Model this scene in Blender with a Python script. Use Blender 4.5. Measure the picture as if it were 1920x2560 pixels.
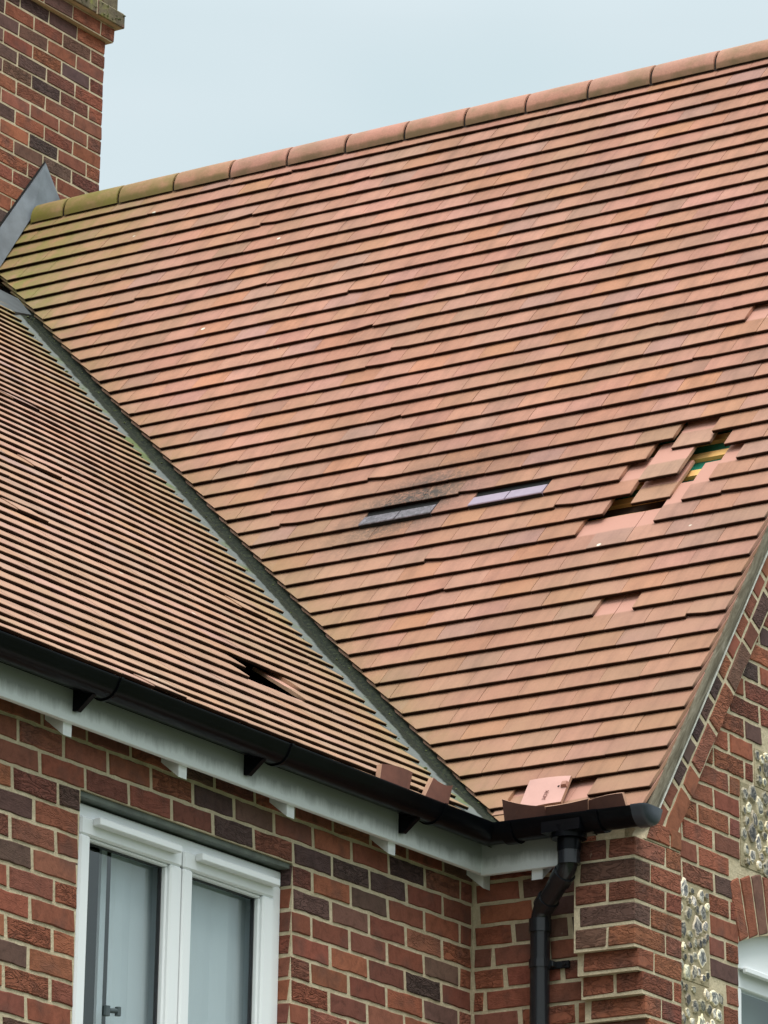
import bpy, math, random
import numpy as np
from mathutils import Vector, Matrix
R = math.radians
sc = bpy.context.scene
for o in list(bpy.data.objects): bpy.data.objects.remove(o)

# ---------------------------------------------------------------- camera
F, YAW, PIT, ROL = 11397.2, 0.584562, 0.304195, 0.017722
CAM = Vector((-12.964705, -8.184168, -3.402562))
dv = Vector((math.cos(YAW)*math.cos(PIT), math.sin(YAW)*math.cos(PIT), math.sin(PIT)))
rv = Vector((math.sin(YAW), -math.cos(YAW), 0)); uv = rv.cross(dv)
c_, s_ = math.cos(ROL), math.sin(ROL)
rv2 = c_*rv + s_*uv; uv2 = -s_*rv + c_*uv
cam = bpy.data.cameras.new('camera'); co = bpy.data.objects.new('camera', cam); sc.collection.objects.link(co)
co.matrix_world = Matrix(((rv2.x, uv2.x, -dv.x, CAM.x), (rv2.y, uv2.y, -dv.y, CAM.y), (rv2.z, uv2.z, -dv.z, CAM.z), (0, 0, 0, 1)))
cam.sensor_fit = 'HORIZONTAL'; cam.sensor_width = 36; cam.lens = F/1920*36
cam.clip_start = .1; cam.clip_end = 2000
sc.camera = co
sc.render.resolution_x, sc.render.resolution_y = 768, 1024

# ---------------------------------------------------------------- sky, sun, exposure
SUN_EL, SUN_AZ = R(58), R(232)          # direction TO the sun, azimuth from +X counter-clockwise
w = bpy.data.worlds.new('World'); sc.world = w; w.use_nodes = True
nt = w.node_tree; bg = nt.nodes['Background']
sky = nt.nodes.new('ShaderNodeTexSky'); sky.sky_type = 'NISHITA'; sky.sun_disc = False
sky.sun_elevation = SUN_EL; sky.sun_rotation = R(90)-SUN_AZ; sky.dust_density = 5; sky.air_density = 1.4; sky.ozone_density = 1.5
mix = nt.nodes.new('ShaderNodeMixRGB'); mix.inputs[0].default_value = .80
nt.links.new(sky.outputs[0], mix.inputs[1])
# overcast cloud layer: pale, brighter overhead, faint soft mottling
tc = nt.nodes.new('ShaderNodeTexCoord'); no = nt.nodes.new('ShaderNodeTexNoise'); no.inputs['Scale'].default_value = 5; no.inputs['Detail'].default_value = 3
mp = nt.nodes.new('ShaderNodeMapping'); mp.inputs['Scale'].default_value = (1, 1, 2.2)
nt.links.new(tc.outputs['Generated'], mp.inputs[0]); nt.links.new(mp.outputs[0], no.inputs['Vector'])
cr = nt.nodes.new('ShaderNodeValToRGB')
cr.color_ramp.elements[0].position = .3; cr.color_ramp.elements[0].color = (.62, .765, .785, 1)
cr.color_ramp.elements[1].position = .7; cr.color_ramp.elements[1].color = (.82, .895, .91, 1)
nt.links.new(no.outputs[0], cr.inputs[0])
sx = nt.nodes.new('ShaderNodeSeparateXYZ'); nt.links.new(tc.outputs['Generated'], sx.inputs[0])
mr = nt.nodes.new('ShaderNodeMapRange'); mr.inputs[1].default_value = .40; mr.inputs[2].default_value = 1; mr.inputs[3].default_value = 0; mr.inputs[4].default_value = 17
nt.links.new(sx.outputs[2], mr.inputs[0])
mr2 = nt.nodes.new('ShaderNodeMapRange'); mr2.inputs[1].default_value = 0; mr2.inputs[2].default_value = .27; mr2.inputs[3].default_value = 3.2; mr2.inputs[4].default_value = 6.6
nt.links.new(sx.outputs[2], mr2.inputs[0])
ad = nt.nodes.new('ShaderNodeMath'); ad.operation = 'ADD'; nt.links.new(mr.outputs[0], ad.inputs[0]); nt.links.new(mr2.outputs[0], ad.inputs[1])
ml = nt.nodes.new('ShaderNodeVectorMath'); ml.operation = 'SCALE'
nt.links.new(cr.outputs[0], ml.inputs[0]); nt.links.new(ad.outputs[0], ml.inputs['Scale'])
nt.links.new(ml.outputs[0], mix.inputs[2]); nt.links.new(mix.outputs[0], bg.inputs[0]); bg.inputs[1].default_value = .10
sl = bpy.data.lights.new('sun', 'SUN'); sl.energy = 1.2; sl.angle = R(24); sl.color = (1, .97, .93)
so = bpy.data.objects.new('sun', sl); sc.collection.objects.link(so)
so.rotation_euler = Vector((math.cos(SUN_AZ)*math.cos(SUN_EL), math.sin(SUN_AZ)*math.cos(SUN_EL), math.sin(SUN_EL))).to_track_quat('Z', 'Y').to_euler()
sc.view_settings.view_transform = 'Standard'; sc.view_settings.look = 'None'; sc.view_settings.exposure = 0.7; sc.view_settings.gamma = 1

rng = random.Random(7)
U = rng.uniform
# ---------------------------------------------------------------- material helpers
def mat(name):
    m = bpy.data.materials.new(name); m.use_nodes = True
    return m, m.node_tree, m.node_tree.nodes['Principled BSDF']
def N(t, typ, **k):
    n = t.nodes.new(typ)
    for a, b in k.items():
        if a.startswith('i_'):
            n.inputs[int(a[2:]) if a[2:].isdigit() else a[2:]].default_value = b
        else: setattr(n, a, b)
    return n
def noise(t, scale, detail=4, rough=.6, vec=None, dist=0):
    n = N(t, 'ShaderNodeTexNoise'); n.inputs['Scale'].default_value = scale; n.inputs['Detail'].default_value = detail
    n.inputs['Roughness'].default_value = rough; n.inputs['Distortion'].default_value = dist
    if vec is None:
        g = N(t, 'ShaderNodeTexCoord'); vec = g.outputs['Object']
    t.links.new(vec, n.inputs['Vector']); return n
def ramp(t, src, stops):
    r = N(t, 'ShaderNodeValToRGB'); e = r.color_ramp.elements
    while len(e) < len(stops): e.new(.5)
    for k, (p, c) in enumerate(stops):
        e[k].position = p; e[k].color = (c, c, c, 1) if not hasattr(c, '__len__') else (*c, 1)
    t.links.new(src, r.inputs[0]); return r
def mixc(t, fac, a, b, mode='MIX'):
    m = N(t, 'ShaderNodeMixRGB', blend_type=mode)
    for i, v in ((0, fac), (1, a), (2, b)):
        if hasattr(v, 'links') or hasattr(v, 'is_output'): t.links.new(v, m.inputs[i])
        elif i == 0: m.inputs[0].default_value = v
        else: m.inputs[i].default_value = (*v, 1)
    return m.outputs[0]
def bump(t, b, src, strength=.4, dist=.003, prev=None):
    n = N(t, 'ShaderNodeBump'); n.inputs['Strength'].default_value = strength; n.inputs['Distance'].default_value = dist
    t.links.new(src, n.inputs['Height'])
    if prev: t.links.new(prev, n.inputs['Normal'])
    t.links.new(n.outputs[0], b.inputs['Normal']); return n.outputs[0]
def attr(t, name, out='Color'):
    a = N(t, 'ShaderNodeAttribute', attribute_name=name); return a.outputs[out]
def mth(t, op, a, b=None, clamp=False):
    n = N(t, 'ShaderNodeMath', operation=op, use_clamp=clamp)
    for i, v in ((0, a), (1, b)):
        if v is None: continue
        if hasattr(v, 'is_output'): t.links.new(v, n.inputs[i])
        else: n.inputs[i].default_value = v
    return n.outputs[0]
def simple(name, col, rough=.6, var=.0, nscale=20, bmp=0, bscale=60, metal=0, spec=None):
    m, t, b = mat(name)
    b.inputs['Roughness'].default_value = rough; b.inputs['Metallic'].default_value = metal
    b.inputs['Base Color'].default_value = (*col, 1)
    if spec is not None: b.inputs['Specular IOR Level'].default_value = spec
    if var:
        n = noise(t, nscale); r = ramp(t, n.outputs[0], [(.3, tuple(c*(1-var) for c in col)), (.7, tuple(min(1, c*(1+var)) for c in col))])
        t.links.new(r.outputs[0], b.inputs['Base Color'])
    if bmp: bump(t, b, noise(t, bscale).outputs[0], bmp)
    return m

# clay tile: attribute Col = fired colour of that tile, S = metres up from its tail
P_SLOPE = .9576
def tile_material(wing=False):
    m, t, b = mat('wing_clay_tile' if wing else 'clay_tile')
    col = attr(t, 'Col'); s = attr(t, 'S', 'Fac')
    obj = N(t, 'ShaderNodeTexCoord').outputs['Object']
    n1 = noise(t, 9, 4, .6, obj); n2 = noise(t, 130, 3, .6, obj); n3 = noise(t, 2.0, 3, .5, obj)
    c = mixc(t, 1.0, col, ramp(t, n1.outputs[0], [(.25, .80), (.5, .99), (.75, 1.13)]).outputs[0], 'MULTIPLY')
    c = mixc(t, .8, c, ramp(t, n2.outputs[0], [(.3, .9), (.7, 1.08)]).outputs[0], 'MULTIPLY')
    # weather film on the exposed part of a tile, fresh pink clay above it
    wob = mth(t, 'ADD', s, mth(t, 'MULTIPLY', mth(t, 'SUBTRACT', n1.outputs[0], .5), .016))
    fresh = ramp(t, mth(t, 'MULTIPLY', wob, 5), [(.52, 0.), (.58, 1.)]).outputs[0]
    film = mth(t, 'MULTIPLY', ramp(t, n3.outputs[0], [(.35, .0), (.7, .55)]).outputs[0], .7)
    sz = N(t, 'ShaderNodeSeparateXYZ'); t.links.new(obj, sz.inputs[0])
    low = mth(t, 'MULTIPLY', mth(t, 'DIVIDE', mth(t, 'SUBTRACT', 2.6, sz.outputs[2]), 2.6, True), .42)      # lower courses carry more brown lichen film
    film = mth(t, 'ADD', film, mth(t, 'MULTIPLY', low, ramp(t, n1.outputs[0], [(.3, .5), (.65, 1.)]).outputs[0]), True)
    c = mixc(t, film, c, (.315, .19, .105))
    n6 = noise(t, 1.1, 4, .6, obj, .5)
    c = mixc(t, 1., c, ramp(t, n6.outputs[0], [(.3, .84), (.5, .96), (.7, 1.03)]).outputs[0], 'MULTIPLY')
    # rain streaks running down the slope
    st = N(t, 'ShaderNodeMapping'); st.inputs['Rotation'].default_value = (0, P_SLOPE, 0); t.links.new(obj, st.inputs[0])
    st2 = N(t, 'ShaderNodeMapping'); st2.inputs['Scale'].default_value = (1.6, 26, 1.6); t.links.new(st.outputs[0], st2.inputs[0])
    n5 = noise(t, 1., 5, .7, st2.outputs[0])
    c = mixc(t, .75, c, ramp(t, n5.outputs[0], [(.32, .80), (.5, 1.), (.7, 1.08)]).outputs[0], 'MULTIPLY')
    c = mixc(t, fresh, c, (.49, .245, .185))
    # green algae near the damp ends, soot above the extract vent (stains that stay where they are)
    alg = attr(t, 'Alg', 'Fac'); soot = attr(t, 'Soot', 'Fac')
    na = noise(t, 14, 5, .65, obj)
    af = mth(t, 'MULTIPLY', alg, ramp(t, na.outputs[0], [(.3, .35), (.65, 1.)]).outputs[0])
    c = mixc(t, af, c, (.20, .17, .045))
    ns = noise(t, 34, 9, .85, obj, 1.4)
    sf = mth(t, 'MULTIPLY', soot, ramp(t, ns.outputs[0], [(.36, 0.), (.53, 1.)]).outputs[0], True)
    c = mixc(t, sf, c, (.050, .040, .033))
    # scattered lichen / droppings dots
    vo = N(t, 'ShaderNodeTexVoronoi'); vo.inputs['Scale'].default_value = 2.6; t.links.new(obj, vo.inputs['Vector'])
    dots = ramp(t, vo.outputs['Distance'], [(.020, 1.), (.03, 0.)]).outputs[0]
    c = mixc(t, dots, c, (.75, .68, .55))
    tail = ramp(t, mth(t, 'MULTIPLY', s, 1.), [(.0, 1.), (.0016, 0.)]).outputs[0]      # course shadow lines painted near-black into the tail edges
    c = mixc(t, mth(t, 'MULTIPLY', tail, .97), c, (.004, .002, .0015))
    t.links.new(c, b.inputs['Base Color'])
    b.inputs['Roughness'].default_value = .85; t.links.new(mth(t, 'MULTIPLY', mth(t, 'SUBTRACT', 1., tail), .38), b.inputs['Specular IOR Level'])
    bump(t, b, n2.outputs[0], .25, .002)
    return m
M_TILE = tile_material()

def brick_material():
    m, t, b = mat('stock_brick')
    col = attr(t, 'Col'); obj = N(t, 'ShaderNodeTexCoord').outputs['Object']
    n1 = noise(t, 26, 5, .65, obj, .6); n2 = noise(t, 9, 3, .5, obj); n3 = noise(t, 190, 3, .7, obj)
    c = mixc(t, 1., col, ramp(t, n1.outputs[0], [(.25, .62), (.5, 1.), (.78, 1.22)]).outputs[0], 'MULTIPLY')
    c = mixc(t, ramp(t, n2.outputs[0], [(.52, 0.), (.7, .55)]).outputs[0], c, (.10, .055, .045))
    c = mixc(t, .6, c, ramp(t, n3.outputs[0], [(.3, .8), (.7, 1.15)]).outputs[0], 'MULTIPLY')
    # lime smears
    n4 = noise(t, 16, 6, .7, obj, .8)
    c = mixc(t, ramp(t, n4.outputs[0], [(.70, 0.), (.76, .55)]).outputs[0], c, (.45, .38, .28))
    t.links.new(c, b.inputs['Base Color']); b.inputs['Roughness'].default_value = .9; b.inputs['Specular IOR Level'].default_value = .2
    # rustic creases: stretched, warped ridges
    mpn = N(t, 'ShaderNodeMapping'); mpn.inputs['Scale'].default_value = (13, 13, 42); mpn.inputs['Rotation'].default_value = (R(14), R(16), 0); t.links.new(obj, mpn.inputs[0])
    nn = noise(t, 1., 3, .55, mpn.outputs[0], 1.4)
    rid = ramp(t, nn.outputs[0], [(.44, .0), (.5, 1.), (.56, .15), (.7, .6)])
    amt = mth(t, 'MULTIPLY', rid.outputs[0], attr(t, 'S', 'Fac'))
    p = bump(t, b, amt, .9, .012)
    bump(t, b, n1.outputs[0], .5, .004, p)
    return m
M_BRICK = brick_material()

def mortar_material(name, a, c):
    m, t, b = mat(name)
    obj = N(t, 'ShaderNodeTexCoord').outputs['Object']
    n = noise(t, 11, 5, .65, obj); n2 = noise(t, 150, 4, .7, obj)
    r = ramp(t, n.outputs[0], [(.3, a), (.7, c)])
    cc = mixc(t, .7, r.outputs[0], ramp(t, n2.outputs[0], [(.3, .75), (.7, 1.15)]).outputs[0], 'MULTIPLY')
    t.links.new(cc, b.inputs['Base Color']); b.inputs['Roughness'].default_value = .95
    p = bump(t, b, noise(t, 45, 4, .6, obj).outputs[0], .8, .006); bump(t, b, n2.outputs[0], .6, .003, p)
    return m
M_MORTAR = mortar_material('buff_mortar', (.43, .35, .225), (.60, .505, .35))
M_FMORTAR = mortar_material('flint_mortar', (.24, .195, .115), (.45, .375, .24))

def flint_material():
    m, t, b = mat('knapped_flint')
    col = attr(t, 'Col'); s = attr(t, 'S', 'Fac'); obj = N(t, 'ShaderNodeTexCoord').outputs['Object']
    n = noise(t, 38, 5, .65, obj, 1.0)
    dark = ramp(t, n.outputs[0], [(.3, (.025, .027, .03)), (.46, (.10, .10, .10)), (.56, (.32, .30, .26)), (.68, (.66, .61, .52))])
    ss = mth(t, 'ADD', s, mth(t, 'MULTIPLY', mth(t, 'SUBTRACT', n.outputs[0], .5), .9))
    core = ramp(t, ss, [(.42, 0.), (.52, 1.)]).outputs[0]
    c = mixc(t, core, (.50, .44, .33), dark.outputs[0]); c = mixc(t, 1., c, col, 'MULTIPLY')
    t.links.new(c, b.inputs['Base Color']); b.inputs['Roughness'].default_value = .7; b.inputs['Specular IOR Level'].default_value = .3
    bump(t, b, n.outputs[0], .7, .008)
    return m
M_FLINT = flint_material()

M_UPVC = simple('white_upvc', (.80, .82, .83), .28)
M_GASKET = simple('rubber_gasket', (.015, .015, .018), .5)
def fascia_material():
    m, t, b = mat('painted_fascia')
    obj = N(t, 'ShaderNodeTexCoord').outputs['Object']
    sp = N(t, 'ShaderNodeSeparateXYZ'); t.links.new(obj, sp.inputs[0])
    mpn = N(t, 'ShaderNodeMapping'); mpn.inputs['Scale'].default_value = (14, 14, 3); t.links.new(obj, mpn.inputs[0])
    n = noise(t, 1, 6, .7, mpn.outputs[0])
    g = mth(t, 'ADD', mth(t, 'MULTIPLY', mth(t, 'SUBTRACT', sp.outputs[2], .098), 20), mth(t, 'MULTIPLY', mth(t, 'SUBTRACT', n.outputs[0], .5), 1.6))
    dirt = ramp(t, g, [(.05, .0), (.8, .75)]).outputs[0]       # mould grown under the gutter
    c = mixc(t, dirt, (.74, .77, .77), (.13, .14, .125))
    n2 = noise(t, 60, 4, .7, obj)
    c = mixc(t, ramp(t, n2.outputs[0], [(.66, 0.), (.75, .4)]).outputs[0], c, (.2, .21, .18))
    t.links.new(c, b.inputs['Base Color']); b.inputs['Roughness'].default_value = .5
    return m
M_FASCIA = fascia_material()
M_WHITE = simple('white_paint', (.76, .77, .77), .5, .06, 30)
M_BLACK = simple('black_gutter_plastic', (.003, .0035, .005), .28, .25, 8, spec=.12)
M_BLACKP = simple('black_pipe_plastic', (.012, .013, .016), .22)
M_LEAD = simple('lead_sheet', (.17, .19, .215), .5, .28, 7, .35, 25)
M_VENT = simple('purple_grey_vent_plastic', (.29, .215, .275), .5, .06, 30)
def dirty_vent():
    m, t, b = mat('grimy_vent_plastic')
    n = noise(t, 55, 6, .75, None, .8)
    r = ramp(t, n.outputs[0], [(.35, (.045, .038, .042)), (.5, (.11, .09, .10)), (.68, (.21, .175, .205))])
    t.links.new(r.outputs[0], b.inputs['Base Color']); b.inputs['Roughness'].default_value = .6; return m
M_VENTD = dirty_vent()
M_VOID = simple('painted_vent_shade', (.004, .004, .004), .9)
M_BATTEN = simple('sawn_batten', (.88, .50, .17), .75, .12, 12, .2, 60)
M_FELT = simple('green_underlay', (.02, .26, .17), .5, .25, 18, .4, 15)
M_GLASSDARK = None
def board_material():
    m, t, b = mat('weathered_verge_board')
    obj = N(t, 'ShaderNodeTexCoord').outputs['Object']
    rot = N(t, 'ShaderNodeMapping'); rot.inputs['Rotation'].default_value = (0, R(55), 0); t.links.new(obj, rot.inputs[0])
    sc_ = N(t, 'ShaderNodeMapping'); sc_.inputs['Scale'].default_value = (7, 20, 45); t.links.new(rot.outputs[0], sc_.inputs[0])
    n = noise(t, 1, 6, .7, sc_.outputs[0], 1.0)
    r = ramp(t, n.outputs[0], [(.25, (.05, .038, .022)), (.43, (.115, .092, .058)), (.58, (.20, .17, .12)), (.75, (.36, .31, .25))])
    t.links.new(r.outputs[0], b.inputs['Base Color']); b.inputs['Roughness'].default_value = .85
    bump(t, b, n.outputs[0], .6, .006); return m
M_BOARD = board_material()
def valley_material():
    m, t, b = mat('valley_lead')
    # S: 0 at the outer edge, 1 at the channel; moss grown in the channel
    s = attr(t, 'S', 'Fac'); obj = N(t, 'ShaderNodeTexCoord').outputs['Object']
    n = noise(t, 16, 5, .7, obj, .5); n2 = noise(t, 5, 3, .5, obj); n3 = noise(t, 60, 5, .7, obj)
    ss = mth(t, 'ADD', s, mth(t, 'MULTIPLY', mth(t, 'SUBTRACT', n.outputs[0], .5), .22))
    wet = ramp(t, ss, [(.44, 0.), (.50, 1.)]).outputs[0]
    grey = ramp(t, n2.outputs[0], [(.3, (.105, .118, .114)), (.52, (.145, .155, .145)), (.66, (.11, .135, .055))]).outputs[0]
    moss = ramp(t, n3.outputs[0], [(.3, (.006, .007, .005)), (.5, (.014, .017, .010)), (.78, (.05, .055, .026))]).outputs[0]
    t.links.new(mixc(t, wet, grey, moss), b.inputs['Base Color']); b.inputs['Roughness'].default_value = .85; b.inputs['Specular IOR Level'].default_value = .15
    bump(t, b, n3.outputs[0], .5, .006); return m
M_VALLEY = valley_material()
M_RIDGE = None

# ---------------------------------------------------------------- mesh helpers
class MB:
    def __init__(s): s.v = []; s.f = []; s.col = []; s.s = []; s.mi = []; s.alg = []; s.soot = []
    def add(s, vs, fs, col=(1, 1, 1), S=0., mi=0, alg=None, soot=None):
        o = len(s.v); s.v += [tuple(p) for p in vs]
        s.col += [col]*len(vs)
        s.s += list(S) if hasattr(S, '__len__') else [S]*len(vs)
        s.alg += list(alg) if alg is not None else [0.]*len(vs)
        s.soot += list(soot) if soot is not None else [0.]*len(vs)
        s.f += [tuple(i+o for i in f) for f in fs]; s.mi += [mi]*len(fs)
    def box(s, x0, x1, y0, y1, z0, z1, **k):
        s.add([(x, y, z) for x in (x0, x1) for y in (y0, y1) for z in (z0, z1)],
              [(0, 1, 3, 2), (4, 6, 7, 5), (0, 4, 5, 1), (2, 3, 7, 6), (0, 2, 6, 4), (1, 5, 7, 3)], **k)
    def cbox(s, x0, x1, y0, y1, z0, z1, c=.003, j=0., **k):
        # chamfered box with jittered corners
        vs = []; idx = {}
        for ix, x in enumerate((x0, x1)):
            for iy, y in enumerate((y0, y1)):
                for iz, z in enumerate((z0, z1)):
                    sx, sy, sz = (1, -1)[ix], (1, -1)[iy], (1, -1)[iz]
                    jx, jy, jz = U(-j, j), U(-j, j), U(-j, j)
                    for a in range(3):
                        idx[(ix, iy, iz, a)] = len(vs)
                        vs.append((x+jx+(sx*c if a != 0 else 0), y+jy+(sy*c if a != 1 else 0), z+jz+(sz*c if a != 2 else 0)))
        fs = []
        for a in range(3):
            for q in (0, 1):
                def g(b, d):
                    t = [0, 0, 0]; t[a] = q; t[(a+1) % 3] = b; t[(a+2) % 3] = d; return idx[(*t, a)]
                f = [g(0, 0), g(1, 0), g(1, 1), g(0, 1)]; fs.append(f if q else f[::-1])
        for a in range(3):
            b, d = (a+1) % 3, (a+2) % 3
            for q in (0, 1):
                for r in (0, 1):
                    t0 = [0, 0, 0]; t0[b] = q; t0[d] = r; t1 = list(t0); t1[a] = 1
                    fs.append([idx[(*t0, b)], idx[(*t1, b)], idx[(*t1, d)], idx[(*t0, d)]])
        for ix in (0, 1):
            for iy in (0, 1):
                for iz in (0, 1): fs.append([idx[(ix, iy, iz, a)] for a in range(3)])
        s.add(vs, fs, **k)
    def prism(s, poly, axis_o, au, av, an, d0, d1, **k):
        # polygon (u,v) extruded along an from d0 to d1
        n = len(poly); vs = [axis_o+au*u+av*v+an*d for d in (d0, d1) for u, v in poly]
        fs = [tuple(range(n))[::-1], tuple(range(n, 2*n))]+[(i, (i+1) % n, n+(i+1) % n, n+i) for i in range(n)]
        s.add(vs, fs, **k)
    def tube(s, pts, r, seg=20, cap=True, **k):
        pts = [Vector(p) for p in pts]; rings = []; n = len(pts)
        up = Vector((0, 1, .01)).normalized()
        for i, p in enumerate(pts):
            d = (pts[min(i+1, n-1)]-pts[max(i-1, 0)]).normalized()
            a = d.cross(up).normalized(); b = a.cross(d); rr = r[i] if hasattr(r, '__len__') else r
            rings.append([p+(a*math.cos(t)+b*math.sin(t))*rr for t in [2*math.pi*j/seg for j in range(seg)]])
        vs = [q for g in rings for q in g]; fs = []
        for i in range(n-1):
            for j in range(seg): fs.append((i*seg+j, i*seg+(j+1) % seg, (i+1)*seg+(j+1) % seg, (i+1)*seg+j))
        if cap: fs += [tuple(range(seg))[::-1], tuple(range((n-1)*seg, n*seg))]
        s.add(vs, fs, **k)
    def build(s, name, mats, parent=None, smooth=False):
        me = bpy.data.meshes.new(name); me.from_pydata(s.v, [], s.f)
        for m in (mats if isinstance(mats, (list, tuple)) else [mats]): me.materials.append(m)
        a = me.attributes.new('Col', 'FLOAT_COLOR', 'POINT')
        a.data.foreach_set('color', np.array([(*c, 1) for c in s.col], dtype=np.float32).ravel())
        for nm, L in (('S', s.s), ('Alg', s.alg), ('Soot', s.soot)):
            a = me.attributes.new(nm, 'FLOAT', 'POINT'); a.data.foreach_set('value', np.array(L, dtype=np.float32))
        me.polygons.foreach_set('material_index', s.mi)
        me.update()
        import bmesh
        b = bmesh.new(); b.from_mesh(me); bmesh.ops.recalc_face_normals(b, faces=b.faces); b.to_mesh(me); b.free()
        if smooth:
            me.shade_smooth() if hasattr(me, 'shade_smooth') else None
            try: me.set_sharp_from_angle(angle=R(38))
            except Exception: pass
        o = bpy.data.objects.new(name, me); sc.collection.objects.link(o)
        if parent: o.parent = parent
        return o
def tag(o, label=None, cat=None, group=None, kind=None):
    if label: o['label'] = label
    if cat: o['category'] = cat
    if group: o['group'] = group
    if kind: o['kind'] = kind
    return o
def empty(name, label, cat, group=None):
    o = bpy.data.objects.new(name, None); sc.collection.objects.link(o); return tag(o, label, cat, group)

def clip(poly, a, b, c):
    """keep a*u+b*v<=c"""
    out = []
    for i in range(len(poly)):
        p, q = poly[i], poly[(i+1) % len(poly)]
        dp, dq = a*p[0]+b*p[1]-c, a*q[0]+b*q[1]-c
        if dp <= 0: out.append(p)
        if dp*dq < 0:
            t = dp/(dp-dq); out.append((p[0]+(q[0]-p[0])*t, p[1]+(q[1]-p[1])*t))
    return out
def area(p): return abs(sum(p[i][0]*p[(i+1) % len(p)][1]-p[(i+1) % len(p)][0]*p[i][1] for i in range(len(p))))/2
BR = [(.27, .075, .042), (.24, .066, .040), (.30, .085, .045), (.21, .06, .038), (.255, .08, .05), (.285, .085, .046), (.19, .058, .04)]
BD = [(.12, .055, .044), (.145, .066, .050), (.095, .048, .042), (.165, .068, .048)]
def bcol(pd=.24):
    pd *= .8
    c = rng.choice(BD) if rng.random() < pd else rng.choice(BR)
    k = U(.85, 1.15); return (c[0]*k*.95, c[1]*k*1.15*U(.93, 1.07), c[2]*k*1.2)
def brick(mb, poly, O, au, av, an, pd=.24, col=None, depth=.03):
    """irregular brick face from a (u,v) polygon, face proud along an"""
    if len(poly) < 3 or area(poly) < .0006: return
    pts = []
    for i in range(len(poly)):
        p, q = poly[i], poly[(i+1) % len(poly)]; L = math.hypot(q[0]-p[0], q[1]-p[1]); n = max(1, int(L/.035))
        for k in range(n):
            t = k/n
            if n > 1 and k == 0: t = .25/n*.6
            pts.append((p[0]+(q[0]-p[0])*t+U(-.0017, .0017), p[1]+(q[1]-p[1])*t+U(-.0017, .0017)))
    cx = sum(p[0] for p in pts)/len(pts); cy = sum(p[1] for p in pts)/len(pts)
    n = len(pts); f = U(.0, .0022); tilt = (U(-.008, .008), U(-.015, .015))
    def ring(inset, d):
        r = []
        for u, v in pts:
            L = math.hypot(u-cx, v-cy)+1e-6; k = 1-inset/L
            uu, vv = cx+(u-cx)*k, cy+(v-cy)*k
            r.append(O+au*uu+av*vv+an*(d+f+(uu-cx)*tilt[0]+(vv-cy)*tilt[1]))
        return r
    vs = ring(0, -depth)+ring(0, -.004)+ring(.0045, 0)
    fs = [(i, (i+1) % n, n+(i+1) % n, n+i) for i in range(n)]+[(n+i, n+(i+1) % n, 2*n+(i+1) % n, 2*n+i) for i in range(n)]+[tuple(range(2*n, 3*n))]
    mb.add(vs, fs, col=col or bcol(pd), S=rng.choice((0., 0., .08, .2, .45, .8)))
CO = .075
def row_polys(r, u0, u1, phase, cuts=()):
    """bricks of row r (top mortar at z=-CO*r) between u0 and u1, joints at phase + .225 j (shifted every other row)"""
    zt, zb = -CO*r-.0058, -CO*(r+1)+.0058
    ph = phase+(.1125 if r % 2 else 0); k = math.floor((u0-ph)/.225); out = []
    while ph+.225*k < u1-.012:
        a, b = ph+.225*k, ph+.225*(k+1); a2, b2 = max(a+.0058, u0), min(b-.0058, u1)
        if b2-a2 > .03: out.append([(a2, zb), (b2, zb), (b2, zt), (a2, zt)])
        k += 1
    return out

X, Y, Z = Vector((1, 0, 0)), Vector((0, 1, 0)), Vector((0, 0, 1))
GZ = -5.0
house = empty('brick_house', 'red brick house with orange clay tiled roofs, a chimney, black gutters and white windows', 'house')
house.location = (0, 0, 0)

# ---------------------------------------------------------------- ground
def ground_mat():
    m, t, b = mat('grass_ground')
    n = noise(t, .6, 6, .7); n2 = noise(t, 30, 4, .7)
    r = ramp(t, n.outputs[0], [(.3, (.035, .055, .018)), (.7, (.08, .10, .035))])
    t.links.new(mixc(t, .5, r.outputs[0], ramp(t, n2.outputs[0], [(.3, .6), (.7, 1.3)]).outputs[0], 'MULTIPLY'), b.inputs['Base Color'])
    b.inputs['Roughness'].default_value = .95; bump(t, b, n2.outputs[0], .8, .03); return m
g = MB(); g.add([(-600, -600, GZ), (600, -600, GZ), (600, 600, GZ), (-600, 600, GZ)], [(0, 1, 2, 3)])
tag(g.build('ground', ground_mat()), kind='structure')
g = MB(); g.box(-9, 7.5, -3.2, -.66-.2, GZ-.1, GZ+.06); g.box(-9, -.2, -.86, -.02, GZ-.1, GZ+.058)
tag(g.build('path', simple('concrete_paving', (.30, .28, .25), .9, .2, 3, .4, 40)), kind='structure')

XM, ZM, P1, G = -.01055, .33235, .95761, .1023
YW, ZW, P2, G2 = -.14035, .25754, .69849, .09988
# ---------------------------------------------------------------- walls
OV = Vector((0, 0, 0))
WX0, WX1, WZ1, WZ0 = -2.235, -1.09, -.085, -1.35      # wing window opening
def slab(mb, x0, x1, y0, y1, z0, z1): mb.box(x0, x1, y0, y1, z0, z1, mi=1, col=(1, 1, 1))
# wing wall, faces -Y at y=0
mb = MB()
for r in range(-4, 67):
    zt = -CO*r
    win = 1 <= r < 18
    for (a, b) in (((-5.6, WX0), (WX1, -.006)) if win else ((-5.6, -.006),)):
        ph = -1.09
        if a == -5.6 and win: ph = WX0
        for p in row_polys(r, a, b, ph): brick(mb, p, OV, X, Z, -Y, pd=.3)
D = .0034
slab(mb, -5.62, WX0+.001, D, .28, GZ, .30); slab(mb, WX1-.001, 0, D, .28, GZ, .30); slab(mb, WX0+.001, WX1-.001, D, .28, WZ1+.012, .30); slab(mb, WX0+.001, WX1-.001, D, .28, GZ, WZ0)
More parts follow.
